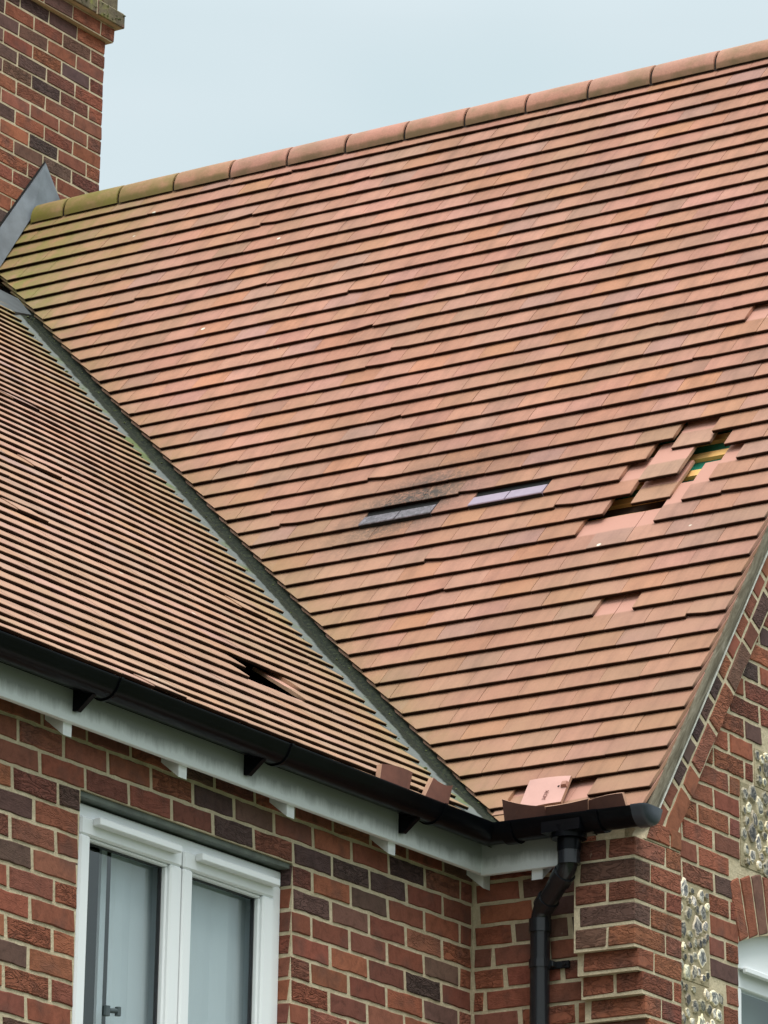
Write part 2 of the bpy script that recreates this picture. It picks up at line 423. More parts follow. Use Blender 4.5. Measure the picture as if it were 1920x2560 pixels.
# reveal bricks of the window (right jamb faces -X, left jamb faces +X)
for r in range(1, 18):
    zt, zb = -CO*r-.005, -CO*(r+1)+.005
    brick(mb, [(.004, zb), (.10, zb), (.10, zt), (.004, zt)], Vector((WX1-.003, 0, 0)), Y, Z, -X)
    brick(mb, [(.004, zb), (.10, zb), (.10, zt), (.004, zt)], Vector((WX0+.003, 0, 0)), Y, Z, X)
wing_wall = mb.build('wing_wall', [M_BRICK, M_MORTAR], house)
# short return wall, faces -X at x=0, from y=0 to y=-.46
mb = MB()
for r in range(-4, 67):
    for p in row_polys(r, .008, .46+(.24 if r > 5 else .03), .02+.03*(r % 3)): brick(mb, p, OV, -Y, Z, -X, pd=.22)
slab(mb, D, .19, -.60, .02, GZ, .30)
mb.build('return_wall', [M_BRICK, M_MORTAR], house)
# corbelled corner pier
PY = -.70
mb = MB()
for r in range(-2, 67):
    x0 = -.10 if r <= 2 else -.10+.025*min(r-2, 4)
    zt, zb = -CO*r-.005, -CO*(r+1)+.005
    fx = x0; c1 = bcol(.3); x1 = .216
    kw = dict(c=.0035, j=.0018)
    if r % 2:
        mb.cbox(fx, fx+.1025, PY, PY+.213, zb, zt, col=c1, S=.5, **kw)
        mb.cbox(fx+.1125, x1, PY, PY+.10, zb, zt, col=bcol(.15), S=.5, **kw)
    else:
        mb.cbox(fx, fx+.205, PY, PY+.1025, zb, zt, col=c1, S=.6, **kw)
        mb.cbox(fx, fx+.10, PY+.1125, PY+.232, zb, zt, col=bcol(.3), S=.5, **kw)
        if x1-(fx+.215) > .03: mb.cbox(fx+.215, x1, PY, PY+.10, zb, zt, col=bcol(.15), S=.5, **kw)
    mb.box(fx+.0036, x1-.002, PY+.0036, PY+.238, zb-.0108, zt+.0006 if r > -3 else zt, mi=1)
for r in range(-7, -2):
    for p in row_polys(r, -.10, .216, .03):
        p = clip(p, -math.sin(P1), math.cos(P1), -math.sin(P1)*.022+math.cos(P1)*.237-(.150 if r < -3 else .012))
        if len(p) >= 3: brick(mb, p, Vector((0, PY, 0)), X, Z, -Y)
mb.prism([(-.03, .15), (.214, .15), (.214, .46), (.15, .40)], Vector((0, PY, 0)), X, Z, Y, .0045, .06, mi=1)
mb.build('corner_pier', [M_BRICK, M_MORTAR], house)

# ---------------------------------------------------------------- roof geometry (two pitches, sagging a little like the real one)
CF = [-0.00773, 0.00043, -0.00433, 0.00935, 0.02142, 0.0003, 0.0073, 0.01172, -0.02035, -0.00971]
def wm(n, y):
    y = min(max(y, -.9), 5); n = min(max(n, -2), 48)
    a = n/46.; b = (y-1.5)/2.5
    return sum(c*v for c, v in zip(CF, (1, a, b, a*b, a*a, b*b, a*a*b, a*b*b, a**3, b**3)))
def MP(n, y, up=0.):
    u = up+wm(n, y)
    return Vector((XM+n*G*math.cos(P1)-u*math.sin(P1), y, ZM+n*G*math.sin(P1)+u*math.cos(P1)))
WL = [.0127, .005, -.0006, -.0031, -.0026, -.0041, -.0032, -.0022, -.0017, -.0019, -.0025, -.0017, -.0015, -.0004, .0008, .0014, .002, .0042, .0046, .0054, .0062, .0068, .008, .0106, .0114, .0129, .0128, .0106, .0085, .0081, .0067, .004, .0032, -.0018, -.0037, -.0051, -.0065, -.0073, -.0083, -.0081, -.0056, -.0046, -.0035, .0004, .0013, .0027, .0034, .0044, .0034, .0011, .0009, .0003, .0035]
WV = [.0158, .0104, .004, -.0007, -.0032, -.0024, -.0033, -.0018, -.0016, -.0047, -.0045, -.0049, -.0051, -.0105, -.0125, -.0126, -.0122, -.0072]
def XV(m):   # valley x at wing course m
    z = ZW+m*G2*math.sin(P2); return XM+(z-ZM)/math.tan(P1)
def YV(n):   # valley y at main course n
    z = ZM+n*G*math.sin(P1); return YW+(z-ZW)/math.tan(P2)
def ww(m, x):
    mm = min(max(m, 0), 51.999); i = int(mm); a = WL[i]*(1-mm+i)+WL[min(i+1, 52)]*(mm-i)
    if mm < 17: j = int(mm); v = WV[j]*(1-mm+j)+WV[j+1]*(mm-j)
    else: v = -.0072
    t = min(max(1-(XV(m)-.2-x)/1.1, 0), 1); t = t*t*(3-2*t)
    return a*(1-t)+v*t
def WP(m, x, up=0.):
    u = up+ww(m, x)
    return Vector((x, YW+m*G2*math.cos(P2)-u*math.sin(P2), ZW+m*G2*math.sin(P2)+u*math.cos(P2)))
T, DROP, TL = .0130, .0160, .265

def add_tile(mb, P, g, n, e0, e1, lim=None, limsign=1, col=(.4, .2, .15), u0=0., L=TL, alg=None, soot=None, rot=0., sgn=1, twist=0., T=T, DROP=DROP):
    """plain clay tile: tail at course n, spanning e0..e1 along the course"""
    rows = [(0, -T), (0, -.0022), (.0022, 0.0), (.010, .0004), (g*.55, 0.001), (g*1.15, 0), (L, 0), (L, -T)]
    vs = []; S = []; A = []; So = []
    chipk = rng.choice((0, 2)) if rng.random() < .05 else -1; chipd = U(.004, .014)
    for i_, (s, h) in enumerate(rows):
        top = u0-DROP*s/g+h
        a, b = e0, e1
        if lim is not None:
            l = lim(n+s/g)+.0105*s/g
            if limsign > 0: a, b = min(a, l), min(b, l)
            else: a, b = max(a, l), max(b, l)
        for k in range(3):
            e = a+(b-a)*k/2; cam_ = .0009 if k == 1 and h > -T else 0
            ss = s+rot*(e-(e0+e1)/2)
            vs.append(P(n+ss/g, e, top+cam_+twist*(k-1)))
            if k == chipk and i_ < 4: vs[-1] = P(n+(ss+chipd*(1 if i_ < 3 else .3))/g, e, top)
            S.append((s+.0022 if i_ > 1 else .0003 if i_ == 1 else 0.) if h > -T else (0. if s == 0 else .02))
            A.append(alg(n+s/g, e) if alg else 0.); So.append(soot(n+s/g, e) if soot else 0.)
    fs = []; R_ = len(rows)
    for i in range(R_):
        for k in range(2):
            a = i*3+k; b = ((i+1) % R_)*3+k; fs.append((a, a+1, b+1, b))
    fs.append(tuple(i*3 for i in range(R_))); fs.append(tuple(i*3+2 for i in range(R_))[::-1])
    mb.add(vs, fs, col=col, S=S, alg=A, soot=So)

def tcol(wing=False):
    r = rng.random()
    if r < .55: c = (.415, .190, .128)
    elif r < .80: c = (.430, .205, .147)
    elif r < .88: c = (.435, .192, .112)
    elif r < .95: c = (.375, .195, .150)
    else: c = (.355, .18, .122)
    k = U(.93, 1.07)
    if wing: c = (c[0]*1.08, c[1]*1.25, c[2]*1.3)
    return (c[0]*k, c[1]*k*U(.96, 1.04), c[2]*k*U(.94, 1.06))
def alg_main(n, y):
    a = max(0, min(1, (y-3.15)/1.0))*max(0, min(1, (n-32)/10))
    v = max(0, 1-abs(YV(n)-y)/.25)*.35 if n < 43 else 0
    return min(1, a*1.15+v)
def soot_main(n, y):
    # tall plume drifting up-right from the first vent, and a little run-off below
    dy = (y-(1.04-(n-18.5)*.06)); dn = n-18.6
    a = math.exp(-(dy/.25)**2)*(math.exp(-(dn/2.4)**2) if dn > 0 else math.exp(-(dn/1.9)**2)*.8)
    return min(1, a*1.25)
W_ = .167
MISS = {(20, -.292), (19, -.376), (19, -.209), (18, -.459), (18, -.292), (18, -.125), (17, -.376), (17, -.209), (16, -.292), (16, -.125), (15, -.209), (15, -.042), (10, -.292), (27, -.376), (0, -.459), (0, -.292), (18, .877), (18, 1.044), (18, .376), (18, .543)}
MISS = {(a, round(b, 3)) for a, b in MISS}
YVERGE, YCH = -.706, 4.262
mb = MB()
for n in range(-1, 47):
    base = -.042 if n % 2 else -.125
    # joint at verge end
    y = base-3*W_ if n % 2 else base-2*W_           # -.543 / -.459
    spans = [(YVERGE, y)]
    lim = (lambda q: YV(q)-.016) if n <= 42 else None
    ymax = YV(n+3)+.2 if n <= 41 else (YCH if n > 42 else 5.2)
    if n == 42: ymax = 5.2
    while y < ymax:
        spans.append((y, y+W_)); y += W_
    wob = U(-.0012, .0012)
    for (a, b) in spans:
        if n > 42: b = min(b, YCH)
        if n > 42 and a >= YCH-.02: continue
        if n == 42 and a > 5: continue
        if (n, round(a, 3)) in MISS: continue
        if lim and a > YV(n)-.016 and a > YV(n+2.6)-.016: continue
        j = .0012 if (n, a) else 0
        L = TL if n < 45 else (46.9-n)*G
        if n == -1: L = .262
        if n in (13, 14) and -.31 < a < .13: L = .222+U(-.004, .004)
        sh = U(-.006, .006) if rng.random() < .985 else U(-.03, .015)
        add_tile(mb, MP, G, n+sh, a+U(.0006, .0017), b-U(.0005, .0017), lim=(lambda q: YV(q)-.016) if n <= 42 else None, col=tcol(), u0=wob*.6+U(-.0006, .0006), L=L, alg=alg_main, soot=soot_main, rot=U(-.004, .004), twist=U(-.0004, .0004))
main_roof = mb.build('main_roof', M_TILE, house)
# under-layer: deck, underlay, battens
mb = MB(); q = []
def quad(mb, P, n0, n1, y0, y1, up, step=6, lim=None, **k):
    ns = np.linspace(n0, n1, step+1); ys = np.linspace(0, 1, 7); vs = []
    for n in ns:
        hi = y1 if lim is None else min(y1, lim(n))
        for t in ys: vs.append(P(n, y0+(hi-y0)*t, up))
    c = len(ys); mb.add(vs, [(i*c+j, i*c+j+1, (i+1)*c+j+1, (i+1)*c+j) for i in range(len(ns)-1) for j in range(c-1)], **k)
quad(mb, MP, -.6, 12, -.64, 6, -.0885, lim=lambda n: YV(n)-.0)
quad(mb, MP, 24, 42.2, -.64, 6, -.0885, lim=lambda n: YV(n)-.0)
quad(mb, MP, 12, 24, .8, 6, -.0885, lim=lambda n: YV(n)-.0)
quad(mb, MP, 42.2, 47.4, -.64, 4.24, -.0885)
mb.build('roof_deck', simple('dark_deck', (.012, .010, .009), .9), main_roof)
mb = MB(); quad(mb, MP, 17.7, 24, -.64, .8, -.0885); mb.build('roof_underlay', M_FELT, main_roof)
mb = MB(); quad(mb, MP, 12, 17.7, -.64, .8, -.0885); mb.build('roof_underlay', simple('dark_brown_deck', (.05, .026, .014), .9, .3, 20), main_roof)  # dark brown deck wood in the lower part of the hole
def batten(n, y0, y1, parent, P=MP, lo=-.0875, hi=-.0705, w=.34, name='batten'):
    b = MB(); vs = []
    ys = np.linspace(y0, y1, 5)
    for y in ys:
        for (dn, u) in ((0, lo), (w, lo), (w, hi), (0, hi)): vs.append(P(n+dn, y, u))
    fs = [(i*4+k, i*4+(k+1) % 4, (i+1)*4+(k+1) % 4, (i+1)*4+k) for i in range(4) for k in range(4)]+[(0, 1, 2, 3), (16, 17, 18, 19)]
    b.add(vs, fs); return b.build(name, M_BATTEN, parent)
for n in range(12, 24): batten(n+2.33-3+.02, -.66, .75, main_roof)

# vent tiles at course 18
def vent(y0, y1, m):
    b = MB()
    for (a, c) in ((y0+.002, (y0+y1)/2-.003), ((y0+y1)/2+.003, y1-.002)):
        vs = []
        for (s, u) in ((0, -.015), (0, .003), (.004, .005), (.064, -.007), (.068, -.012), (.069, -.030), (.06, -.034), (.02, -.030)):
            vs += [MP(18+s/G, a, u), MP(18+s/G, c, u)]
        fs = [(2*i, 2*i+1, (2*i+3) % 16, (2*i+2) % 16) for i in range(8)]+[tuple(range(0, 16, 2)), tuple(range(1, 16, 2))[::-1]]
        b.add(vs, fs)
    o = b.build('vent_tile', m, main_roof)
    t = MB(); t.add([MP(17.99, y0+.002, -.017), MP(17.99, y1-.002, -.017), MP(17.99, y1-.002, .0005), MP(17.99, y0+.002, .0005)], [(0, 1, 2, 3)]); quad(t, MP, 18.60, 19.14, y0-.0005, y1+.0005, -.0175, step=1); t.build('vent_throat_shade', M_VOID, main_roof)  # black strip paints the shadow under the tail; black sheet darkens the opening
    return o
tag(vent(.877, 1.211, M_VENTD), 'soot-stained purple-grey vent tile with dark opening'); tag(vent(.376, .71, M_VENT), 'clean pale purple vent tile')

# wing roof
WMISS = {(7, 0), (6, 0)}
mb = MB()
def alg_wing(m, x):
    d = XV(m)-.2-x
    return min(1, max(0, 1-d/.9)*.38+max(0, 1-d/.25)*.3+max(0, (m-38)/16)*.55*max(0, 1-d/1.3))
for m in range(-1, 54):
    off = .083*(m % 2)
    lim = lambda q: XV(q)-.205
    x = -5.75+off
    wob = U(-.0012, .0012); mm = m if m >= 0 else -.16
    while x < XV(m)-.21:
        a, b = x, x+W_; x += W_
        if m == 7 and b > -.80 and a < -.64: continue
        if m == 6 and b > -.84 and a < -.66: continue
        brk = b > -.90 and a < -.64
        last = b > XV(m)-.30
        if b > XV(m)-.205: b = XV(m)-.205
        if last and b < XV(m)-.205: b = XV(m)-.205; x = 99
        sh = U(-.006, .006) if rng.random() < .97 else U(-.04, .02)
        lift = U(-.0004, .0004) + (.004 if rng.random() < .006 else 0)
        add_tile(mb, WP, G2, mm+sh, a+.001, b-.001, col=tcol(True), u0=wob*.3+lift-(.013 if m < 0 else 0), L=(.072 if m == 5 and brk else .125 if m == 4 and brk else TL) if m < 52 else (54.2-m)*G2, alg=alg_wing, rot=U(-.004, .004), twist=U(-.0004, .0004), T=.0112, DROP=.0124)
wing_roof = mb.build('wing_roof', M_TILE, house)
mb = MB()
vs = []
for m in np.linspace(-.5, 53.6, 8):
    for t in np.linspace(0, 1, 5): vs.append(WP(m, -5.7+(XV(m)+.0+5.7)*t, -.09))
mb.add(vs, [(i*5+j, i*5+j+1, (i+1)*5+j+1, (i+1)*5+j) for i in range(7) for j in range(4)])
mb.build('roof_underlay', simple('black_underlay', (.008, .008, .008), .9), wing_roof)


# valley lining
mb = MB(); vs = []; S = []
ms = np.linspace(-.6, 53.4, 55)
for m in ms:
    xv = XV(m); ripple = .004*math.sin(m*1.7)
    for (dx, up, s) in ((-.31, -.056, 0), (-.213, -.050, .08), (-.203, -.017, .12), (-.165, -.016+ripple*.4, .3), (-.120+ripple, -.010, .5), (-.065, -.008, .72), (.0, -.027, 1.)):
        p = WP(m, min(xv+dx, xv), up)
        vs.append(p); S.append(s)
    # tuck under the main slope tiles
    n = (ZW+m*G2*math.sin(P2)-ZM)/(G*math.sin(P1)); vs.append(MP(n, YV(n)-.10, -.060)); S.append(1.)
mb.add(vs, [(i*8+j, i*8+j+1, (i+1)*8+j+1, (i+1)*8+j) for i in range(len(ms)-1) for j in range(7)], S=S)
mb.build('valley_lining', M_VALLEY, house, smooth=True)
M_MOSSG = simple('moss_green', (.085, .10, .030), .95, .5, 60, .6, 120)
def moss(points, name, parent):
    b = MB()
    for p, r in points:
        n = 7; o = []
        for k, (q, h) in enumerate(((1., 0.), (.8, .5), (.35, .8))):
            for i in range(n):
                a = 2*math.pi*i/n+U(-.2, .2); o.append(Vector(p)+Vector((math.cos(a)*r*q*U(.7, 1.2), math.sin(a)*r*q*U(.7, 1.2), h*r*U(.7, 1.1)-r*.3)))
        b.add(o, [(j*n+i, j*n+(i+1) % n, (j+1)*n+(i+1) % n, (j+1)*n+i) for j in range(2) for i in range(n)]+[tuple(range(2*n, 3*n))])
    ob = b.build(name, M_MOSSG, parent); ob['kind'] = 'stuff'; return ob
pts_ = []
for _ in range(110):
    m = U(0, 52); 
    if rng.random() < .6: p = WP(m, XV(m)-U(.02, .13), -.004)
    else: p = WP(m, XV(m)-U(.17, .22), -.008)
    pts_.append((p, U(.0015, .005)*(2 if rng.random() < .08 else 1)))
moss(pts_, 'moss', house)
# lead saddle where the wing ridge runs into the main slope
mb = MB()
xr = XV(53.6); zr = ZW+53.6*G2*math.sin(P2)
pts = [WP(53.5, xr-.75, .004), WP(53.5, xr-.02, .004), WP(51.4, XV(51.4)-.02, .0), WP(50.0, XV(50)-.26, -.004), WP(51.2, xr-.75, .0)]
c0 = sum(pts, Vector())/5
mb.add(pts+[p-Vector((0, -.01, .02)) for p in pts], [(0, 1, 2, 3, 4), (5, 6, 7, 8, 9)]+[(i, (i+1) % 5, 5+(i+1) % 5, 5+i) for i in range(5)])
mb.build('lead_saddle', simple('dark_old_lead', (.055, .062, .066), .6, .3, 12), house)
# wing ridge tiles (start just beyond the frame) and hidden back slopes
def ridge_mat():
    m, t, b = mat('ridge_clay')
    col = attr(t, 'Col'); obj = N(t, 'ShaderNodeTexCoord').outputs['Object']
    n1 = noise(t, 7, 5, .65, obj); n2 = noise(t, 110, 3, .6, obj)
    s = attr(t, 'S', 'Fac')
    c = mixc(t, 1., col, ramp(t, n2.outputs[0], [(.3, .88), (.7, 1.1)]).outputs[0], 'MULTIPLY')
    c = mixc(t, ramp(t, n1.outputs[0], [(.45, 0.), (.7, .6)]).outputs[0], c, (.19, .13, .055))
    ss = mth(t, 'ADD', s, mth(t, 'MULTIPLY', mth(t, 'SUBTRACT', n1.outputs[0], .5), .8))
    c = mixc(t, ramp(t, ss, [(.55, 0.), (1.0, .85)]).outputs[0], c, (.13, .085, .035))   # darker brown band along the bedding edge
    al = attr(t, 'Alg', 'Fac')
    c = mixc(t, mth(t, 'MULTIPLY', al, ramp(t, n1.outputs[0], [(.3, .4), (.6, 1.)]).outputs[0]), c, (.17, .145, .02))
    t.links.new(c, b.inputs['Base Color']); b.inputs['Roughness'].default_value = .8; bump(t, b, n2.outputs[0], .3, .002)
    return m
M_RIDGE = ridge_mat()
XR, ZR, RR = 2.823, 4.246, .098
def ridge_tile(p0, axis, side, length, col, alg, name='ridge_tile', parent=house):
    b = MB(); vs = []; S = []; seg = 16; R0 = RR+U(-.001, .002)
    for d, r in ((0, R0-.011), (0, R0-.002), (.003, R0), (length*.5, R0+.0008), (length-.005, R0), (length-.001, R0-.004), (length-.001, R0-.012)):
        for k in range(seg+1):
            a = math.pi*(-.06+1.12*k/seg); vs.append(p0+axis*d+side*math.cos(a)*r+Z*math.sin(a)*r); S.append(1-min(1, math.sin(max(0, min(math.pi, a)))*2.6))
    c = seg+1; fs = [(i*c+k, i*c+k+1, (i+1)*c+k+1, (i+1)*c+k) for i in range(6) for k in range(seg)]
    b.add(vs, fs, col=col, S=S, alg=[alg]*len(vs))
    return b.build(name, M_RIDGE, parent, smooth=True)
y = 4.245
ends = [4.020-.3146*i for i in range(-1, 16)]; ends[0] = 4.235
mbm = MB()
for i in range(len(ends)-1):
    a, b = ends[i], ends[i+1]
    if b < YVERGE: b = YVERGE-.01
    if i == 0: a = 4.215
    dz = wm(46.5, (a+b)/2)*1.0
    alg = max(0, min(1, (a-3.2)/.9))
    c = (.43*U(.93, 1.05), .20*U(.95, 1.05), .135)
    ridge_tile(Vector((XR-dz*.3, b+.004, ZR+dz+U(-.001, .001))), Y, X, (a-b)-.011, c, alg)
    if b <= YVERGE: break
# bedding mortar line inside the ridge
mbm.prism([(-.083, -.03), (.083, -.03), (.072, .030), (.03, .062), (-.03, .062), (-.072, .030)], Vector((XR, 0, ZR)), X, Z, Y, YVERGE+.01, 4.22)
mbm.build('ridge_bedding', simple('dark_bedding', (.035, .025, .02), .95), house)
for i in range(9):
    ridge_tile(Vector((1.25-.32*i*1.0, 4.02, zr+.01)), X, Y, .313, (.43, .2, .135), .5)
mb = MB()
XF = 2*XR-XM
mb.add([Vector((XR+.02, YVERGE, ZR+.045)), Vector((XF, YVERGE, ZM-.02)), Vector((XF, 8.5, ZM-.02)), Vector((XR+.02, 8.5, ZR+.045)),
        Vector((XR+.02, YVERGE, ZR)), Vector((XF, YVERGE, ZM-.06)), Vector((XF, 8.5, ZM-.06)), Vector((XR+.02, 8.5, ZR))],
       [(0, 1, 2, 3), (4, 5, 6, 7), (0, 1, 5, 4), (1, 2, 6, 5), (2, 3, 7, 6), (0, 3, 7, 4)], col=(.45, .22, .15), S=.05)
yb = 8.2
mb.add([Vector((-5.7, 4.03, zr)), Vector((1.9, 4.03, zr)), Vector((1.9, yb, ZW)), Vector((-5.7, yb, ZW)),
        Vector((-5.7, 4.03, zr-.04)), Vector((1.9, 4.03, zr-.04)), Vector((1.9, yb, ZW-.04)), Vector((-5.7, yb, ZW-.04))],
       [(0, 1, 2, 3), (4, 5, 6, 7), (0, 1, 5, 4), (1, 2, 6, 5), (2, 3, 7, 6), (0, 3, 7, 4)], col=(.45, .22, .15), S=.05)
# main slope beyond the wing ridge, behind the chimney
mb.add([Vector((XM+42*G*math.cos(P1), 4.5, ZM+42*G*math.sin(P1)-.03)), Vector((XR, 4.5, ZR+.03)), Vector((XR, 8.5, ZR+.03)), Vector((XM, 8.5, ZM-.03)), Vector((XM, 8.1, ZM-.03))], [(0, 1, 2, 3, 4)], col=(.45, .22, .15), S=.05)
mb.build('rear_roof', M_TILE, house)
# plain rear and far walls so the house stays closed
mb = MB()
mb.box(5.4, 5.62, -.66, 8.2, GZ, .32); mb.box(-5.6, 5.5, 7.95, 8.15, GZ, .32); mb.box(-5.6, -5.45, .28, 8.0, GZ, .32)
mb.prism([(0.3, .3), (7.95, .3), (4.1, 3.5)], Vector((-5.6, 0, 0)), Y, Z, X, 0, .15)
mb.build('rear_wall', simple('plain_brickwork', (.24, .09, .06), .9, .3, 8, .4, 40), house)

# ---------------------------------------------------------------- gable wall (faces -Y at y=YG)
YG = -.654
OG = Vector((0, YG, 0))
TG = math.tan(P1)                         # roof slope
# verge board lower edge line: z = TG*(x-xb)+zb ; keep region below
def vline(off):   # returns (a,b,c) half plane keeping points at least `off` below the board's lower edge
    # board lower edge passes (0.022,0.237) in plane y=-.70
    nx, nz = -math.sin(P1), math.cos(P1); c = nx*.022+nz*.237
    return nx, nz, c-off
mb = MB()
FL_ = [(.216, .49, -.26, .075), (.216, .589, -3.5, -.26), (.815, 5.6, .21, .645)]
WIN = (.70, 1.95)
slope_u = Vector((math.cos(P1), 0, math.sin(P1))); slope_n = Vector((-math.sin(P1), 0, math.cos(P1)))
O2 = Vector((.022, -.698, .237))
mb.prism([(.03, -.150), (5.0, -.150), (5.0, 0), (-.02, 0)], Vector((.022, 0, .237)), slope_u, slope_n, -Y, .60, .6948, mi=1)
# tumbling courses parallel to the verge
Lg = 4.95
u = -.005; k = 0
while u < Lg:
    brick(mb, [(u, -.068), (u+.1, -.068), (u+.1, -.006), (u, -.006)], O2, slope_u, slope_n, -Y, pd=.22); u += .1105
u = .035
while u < Lg:
    L = rng.choice((.205, .205, .1, .16))
    jag = U(-.012, .004)
    brick(mb, [(u, -.142+jag), (u+L, -.146+jag), (u+L, -.079), (u, -.079)], O2, slope_u, slope_n, -Y, pd=.3); u += L+.011
# horizontal courses: ragged strip below the tumbling, quoins round window and flint
va = vline(.152)
for r in range(-56, 67):
    zt, zb = -CO*r-.005, -CO*(r+1)+.005; zm_ = (zt+zb)/2
    xl = .205
    # ends of brick region to the right
    if zm_ > .66: xr_ = XM+(zm_-ZM)/TG+.62 + (.10 if r % 4 < 2 else 0)
    elif zm_ > .21: xr_ = .71+(.10 if zm_ > .52 else 0)
    else: xr_ = .64+(.05 if zm_ < .075 else 0)
    iv = []
    if zm_ > .075: iv = [(xl, xr_)]
    elif zm_ > -.26: iv = [(.49 if r % 2 or True else .49, .695)]
    else: iv = [(.589 if (r//3) % 2 else .52, .695)]
    if zm_ < .20 and zm_ > .075: iv = [(xl, .655)]
    if zm_ > .66: iv = [(max(xl, XM+(zm_-ZM)/TG-.2), xr_)]
    for a, b in iv:
        for p in row_polys(r, a, b, .30 if zm_ > 0 else .49):
            p = clip(p, *va)
            if len(p) >= 3: brick(mb, p, OG, X, Z, -Y, pd=.25)
# right of the window down to the far corner: brick quoins
for r in range(-2, 67):
    for p in row_polys(r, 1.955, 2.18+(.11 if (r//3) % 2 else 0), .02): brick(mb, p, OG, X, Z, -Y)
# backing
def gable_back(mb, x0, x1, z0, d0, mi):
    pass
AP = (XR, ZR-.02)
x0b = .03
poly = [(.03, GZ), (.695, GZ), (.695, TG*(.695-.022)+.237), (.022+.001, .238)]
mb.prism(poly, Vector((0, YG, 0)), X, Z, Y, .0034, .25, mi=1)
xr0 = 2*XR-.03
mb.prism([(.695, .181), (1.955, .181), (1.955, TG*(1.955-.022)+.237), (.695, TG*(.695-.022)+.237)], Vector((0, YG, 0)), X, Z, Y, .0034, .25, mi=1)
mb.prism([(1.955, GZ), (xr0, GZ), (xr0, .23), (XR, ZR-.11), (1.955, TG*(1.955-.022)+.237)], Vector((0, YG, 0)), X, Z, Y, .0034, .25, mi=1)
mb.prism([(.695, GZ), (1.955, GZ), (1.955, -1.4), (.695, -1.4)], Vector((0, YG, 0)), X, Z, Y, .0034, .25, mi=1)
gable = mb.build('gable_wall', [M_BRICK, M_MORTAR], house)
# brick arch over the gable window: radiating soldiers
mb = MB(); ac = Vector((1.325, YG, -1.06)); R0 = 1.18
a0 = math.acos((1.325-.70)/R0)
# arch springs at (.70,-.06): radius from centre
cz = -1.778; R0 = math.hypot(1.325-.70, -.062-cz); R1 = R0+.215
ang0 = math.atan2(-.062-cz, .70-1.325); ang1 = math.pi-ang0
nb = int((ang0-ang1)*(R0+.1)/.075)
OA = Vector((1.325, YG, cz))
for i in range(nb):
    t0 = ang0-(ang0-ang1)*(i+.07)/nb; t1 = ang0-(ang0-ang1)*(i+.93)/nb
    zc = .208-cz
    top0, top1 = min(R1, zc/math.sin(t0)), min(R1, zc/math.sin(t1))
    brick(mb, [(R0*math.cos(t0), R0*math.sin(t0)), (R0*math.cos(t1), R0*math.sin(t1)), (top1*math.cos(t1), top1*math.sin(t1)), (top0*math.cos(t0), top0*math.sin(t0))], OA, X, Z, -Y, pd=.15, depth=.09)
arc = [(R0*math.cos(ang0-(ang0-ang1)*i/16), R0*math.sin(ang0-(ang0-ang1)*i/16)) for i in range(17)]
mb.prism([(arc[0][0]-.0, arc[0][1])]+arc[1:]+[(.63, 1.958), (-.63, 1.958)], OA, X, Z, Y, .0034, .25, mi=1)
mb.build('window_arch', [M_BRICK, M_MORTAR], house)
# arched window
aw = empty('arched_window', None, None); aw.parent = house
mb = MB(); WY = YG+.045
xa, xb_ = .699, 1.951
def arcz(x): return cz+math.sqrt(max(0, R0*R0-(x-1.325)**2))+.004
# head board (white, curved top)
xs = np.linspace(xa, xb_, 17)
mb.prism([(x, arcz(x)) for x in xs]+[(xb_, -.135), (xa, -.135)], Vector((0, WY, 0)), X, Z, Y, 0, .06)
for a, b, c, d in ((xa, xa+.075, -1.35, -.135), (xb_-.075, xb_, -1.35, -.135), (xa, xb_, -1.40, -1.33), (1.29, 1.36, -1.35, -.135)):
    mb.cbox(a, b, WY+.001, WY+.06, c, d, c=.004)
for a, b in ((xa+.075, 1.29), (1.36, xb_-.075)):
    mb.cbox(a, b, WY+.015, WY+.055, -.20, -.135, c=.004); mb.cbox(a, b, WY+.015, WY+.055, -1.33, -1.27, c=.004)
    mb.cbox(a, a+.05, WY+.015, WY+.055, -1.27, -.20, c=.004); mb.cbox(b-.05, b, WY+.015, WY+.055, -1.27, -.20, c=.004)
mb.build('frame', M_UPVC, aw)
mb = MB(); mb.cbox(.80, 1.24, WY-.018, WY, -.150, -.128, c=.004); mb.build('trickle_vent', M_UPVC, aw)
def glass_mat():
    m, t, b = mat('window_glass')
    b.inputs['Base Color'].default_value = (.9, .95, .95, 1); b.inputs['Roughness'].default_value = .03
    b.inputs['Transmission Weight'].default_value = 1; b.inputs['IOR'].default_value = 1.5
    n = noise(t, 2.5, 2, .5); bump(t, b, n.outputs[0], .12, .01); return m
def pane_mat():
    m, t, b = mat('glazing')
    t.nodes.remove(b)
    gl = N(t, 'ShaderNodeBsdfGlossy'); gl.inputs['Roughness'].default_value = .02; gl.inputs['Color'].default_value = (.9, .95, .96, 1)
    tr = N(t, 'ShaderNodeBsdfTransparent'); tr.inputs['Color'].default_value = (.96, .98, .97, 1)
    fr = N(t, 'ShaderNodeFresnel'); fr.inputs['IOR'].default_value = 1.9
    n = noise(t, 3.0, 2, .5); bu = N(t, 'ShaderNodeBump'); bu.inputs['Strength'].default_value = .15; bu.inputs['Distance'].default_value = .01
    t.links.new(n.outputs[0], bu.inputs['Height']); t.links.new(bu.outputs[0], gl.inputs['Normal'])
    mx = N(t, 'ShaderNodeMixShader'); ge = N(t, 'ShaderNodeNewGeometry'); t.links.new(mth(t, 'MULTIPLY', fr.outputs[0], mth(t, 'SUBTRACT', 1., ge.outputs['Backfacing'])), mx.inputs[0]); t.links.new(tr.outputs[0], mx.inputs[1]); t.links.new(gl.outputs[0], mx.inputs[2])
    t.links.new(mx.outputs[0], t.nodes['Material Output'].inputs[0]); return m
M_PANE = pane_mat()
for a, b in ((xa+.125, 1.24), (1.41, xb_-.125)):
    mb = MB(); mb.box(a, b, WY+.03, WY+.034, -1.27, -.20); mb.build('pane', M_PANE, aw)
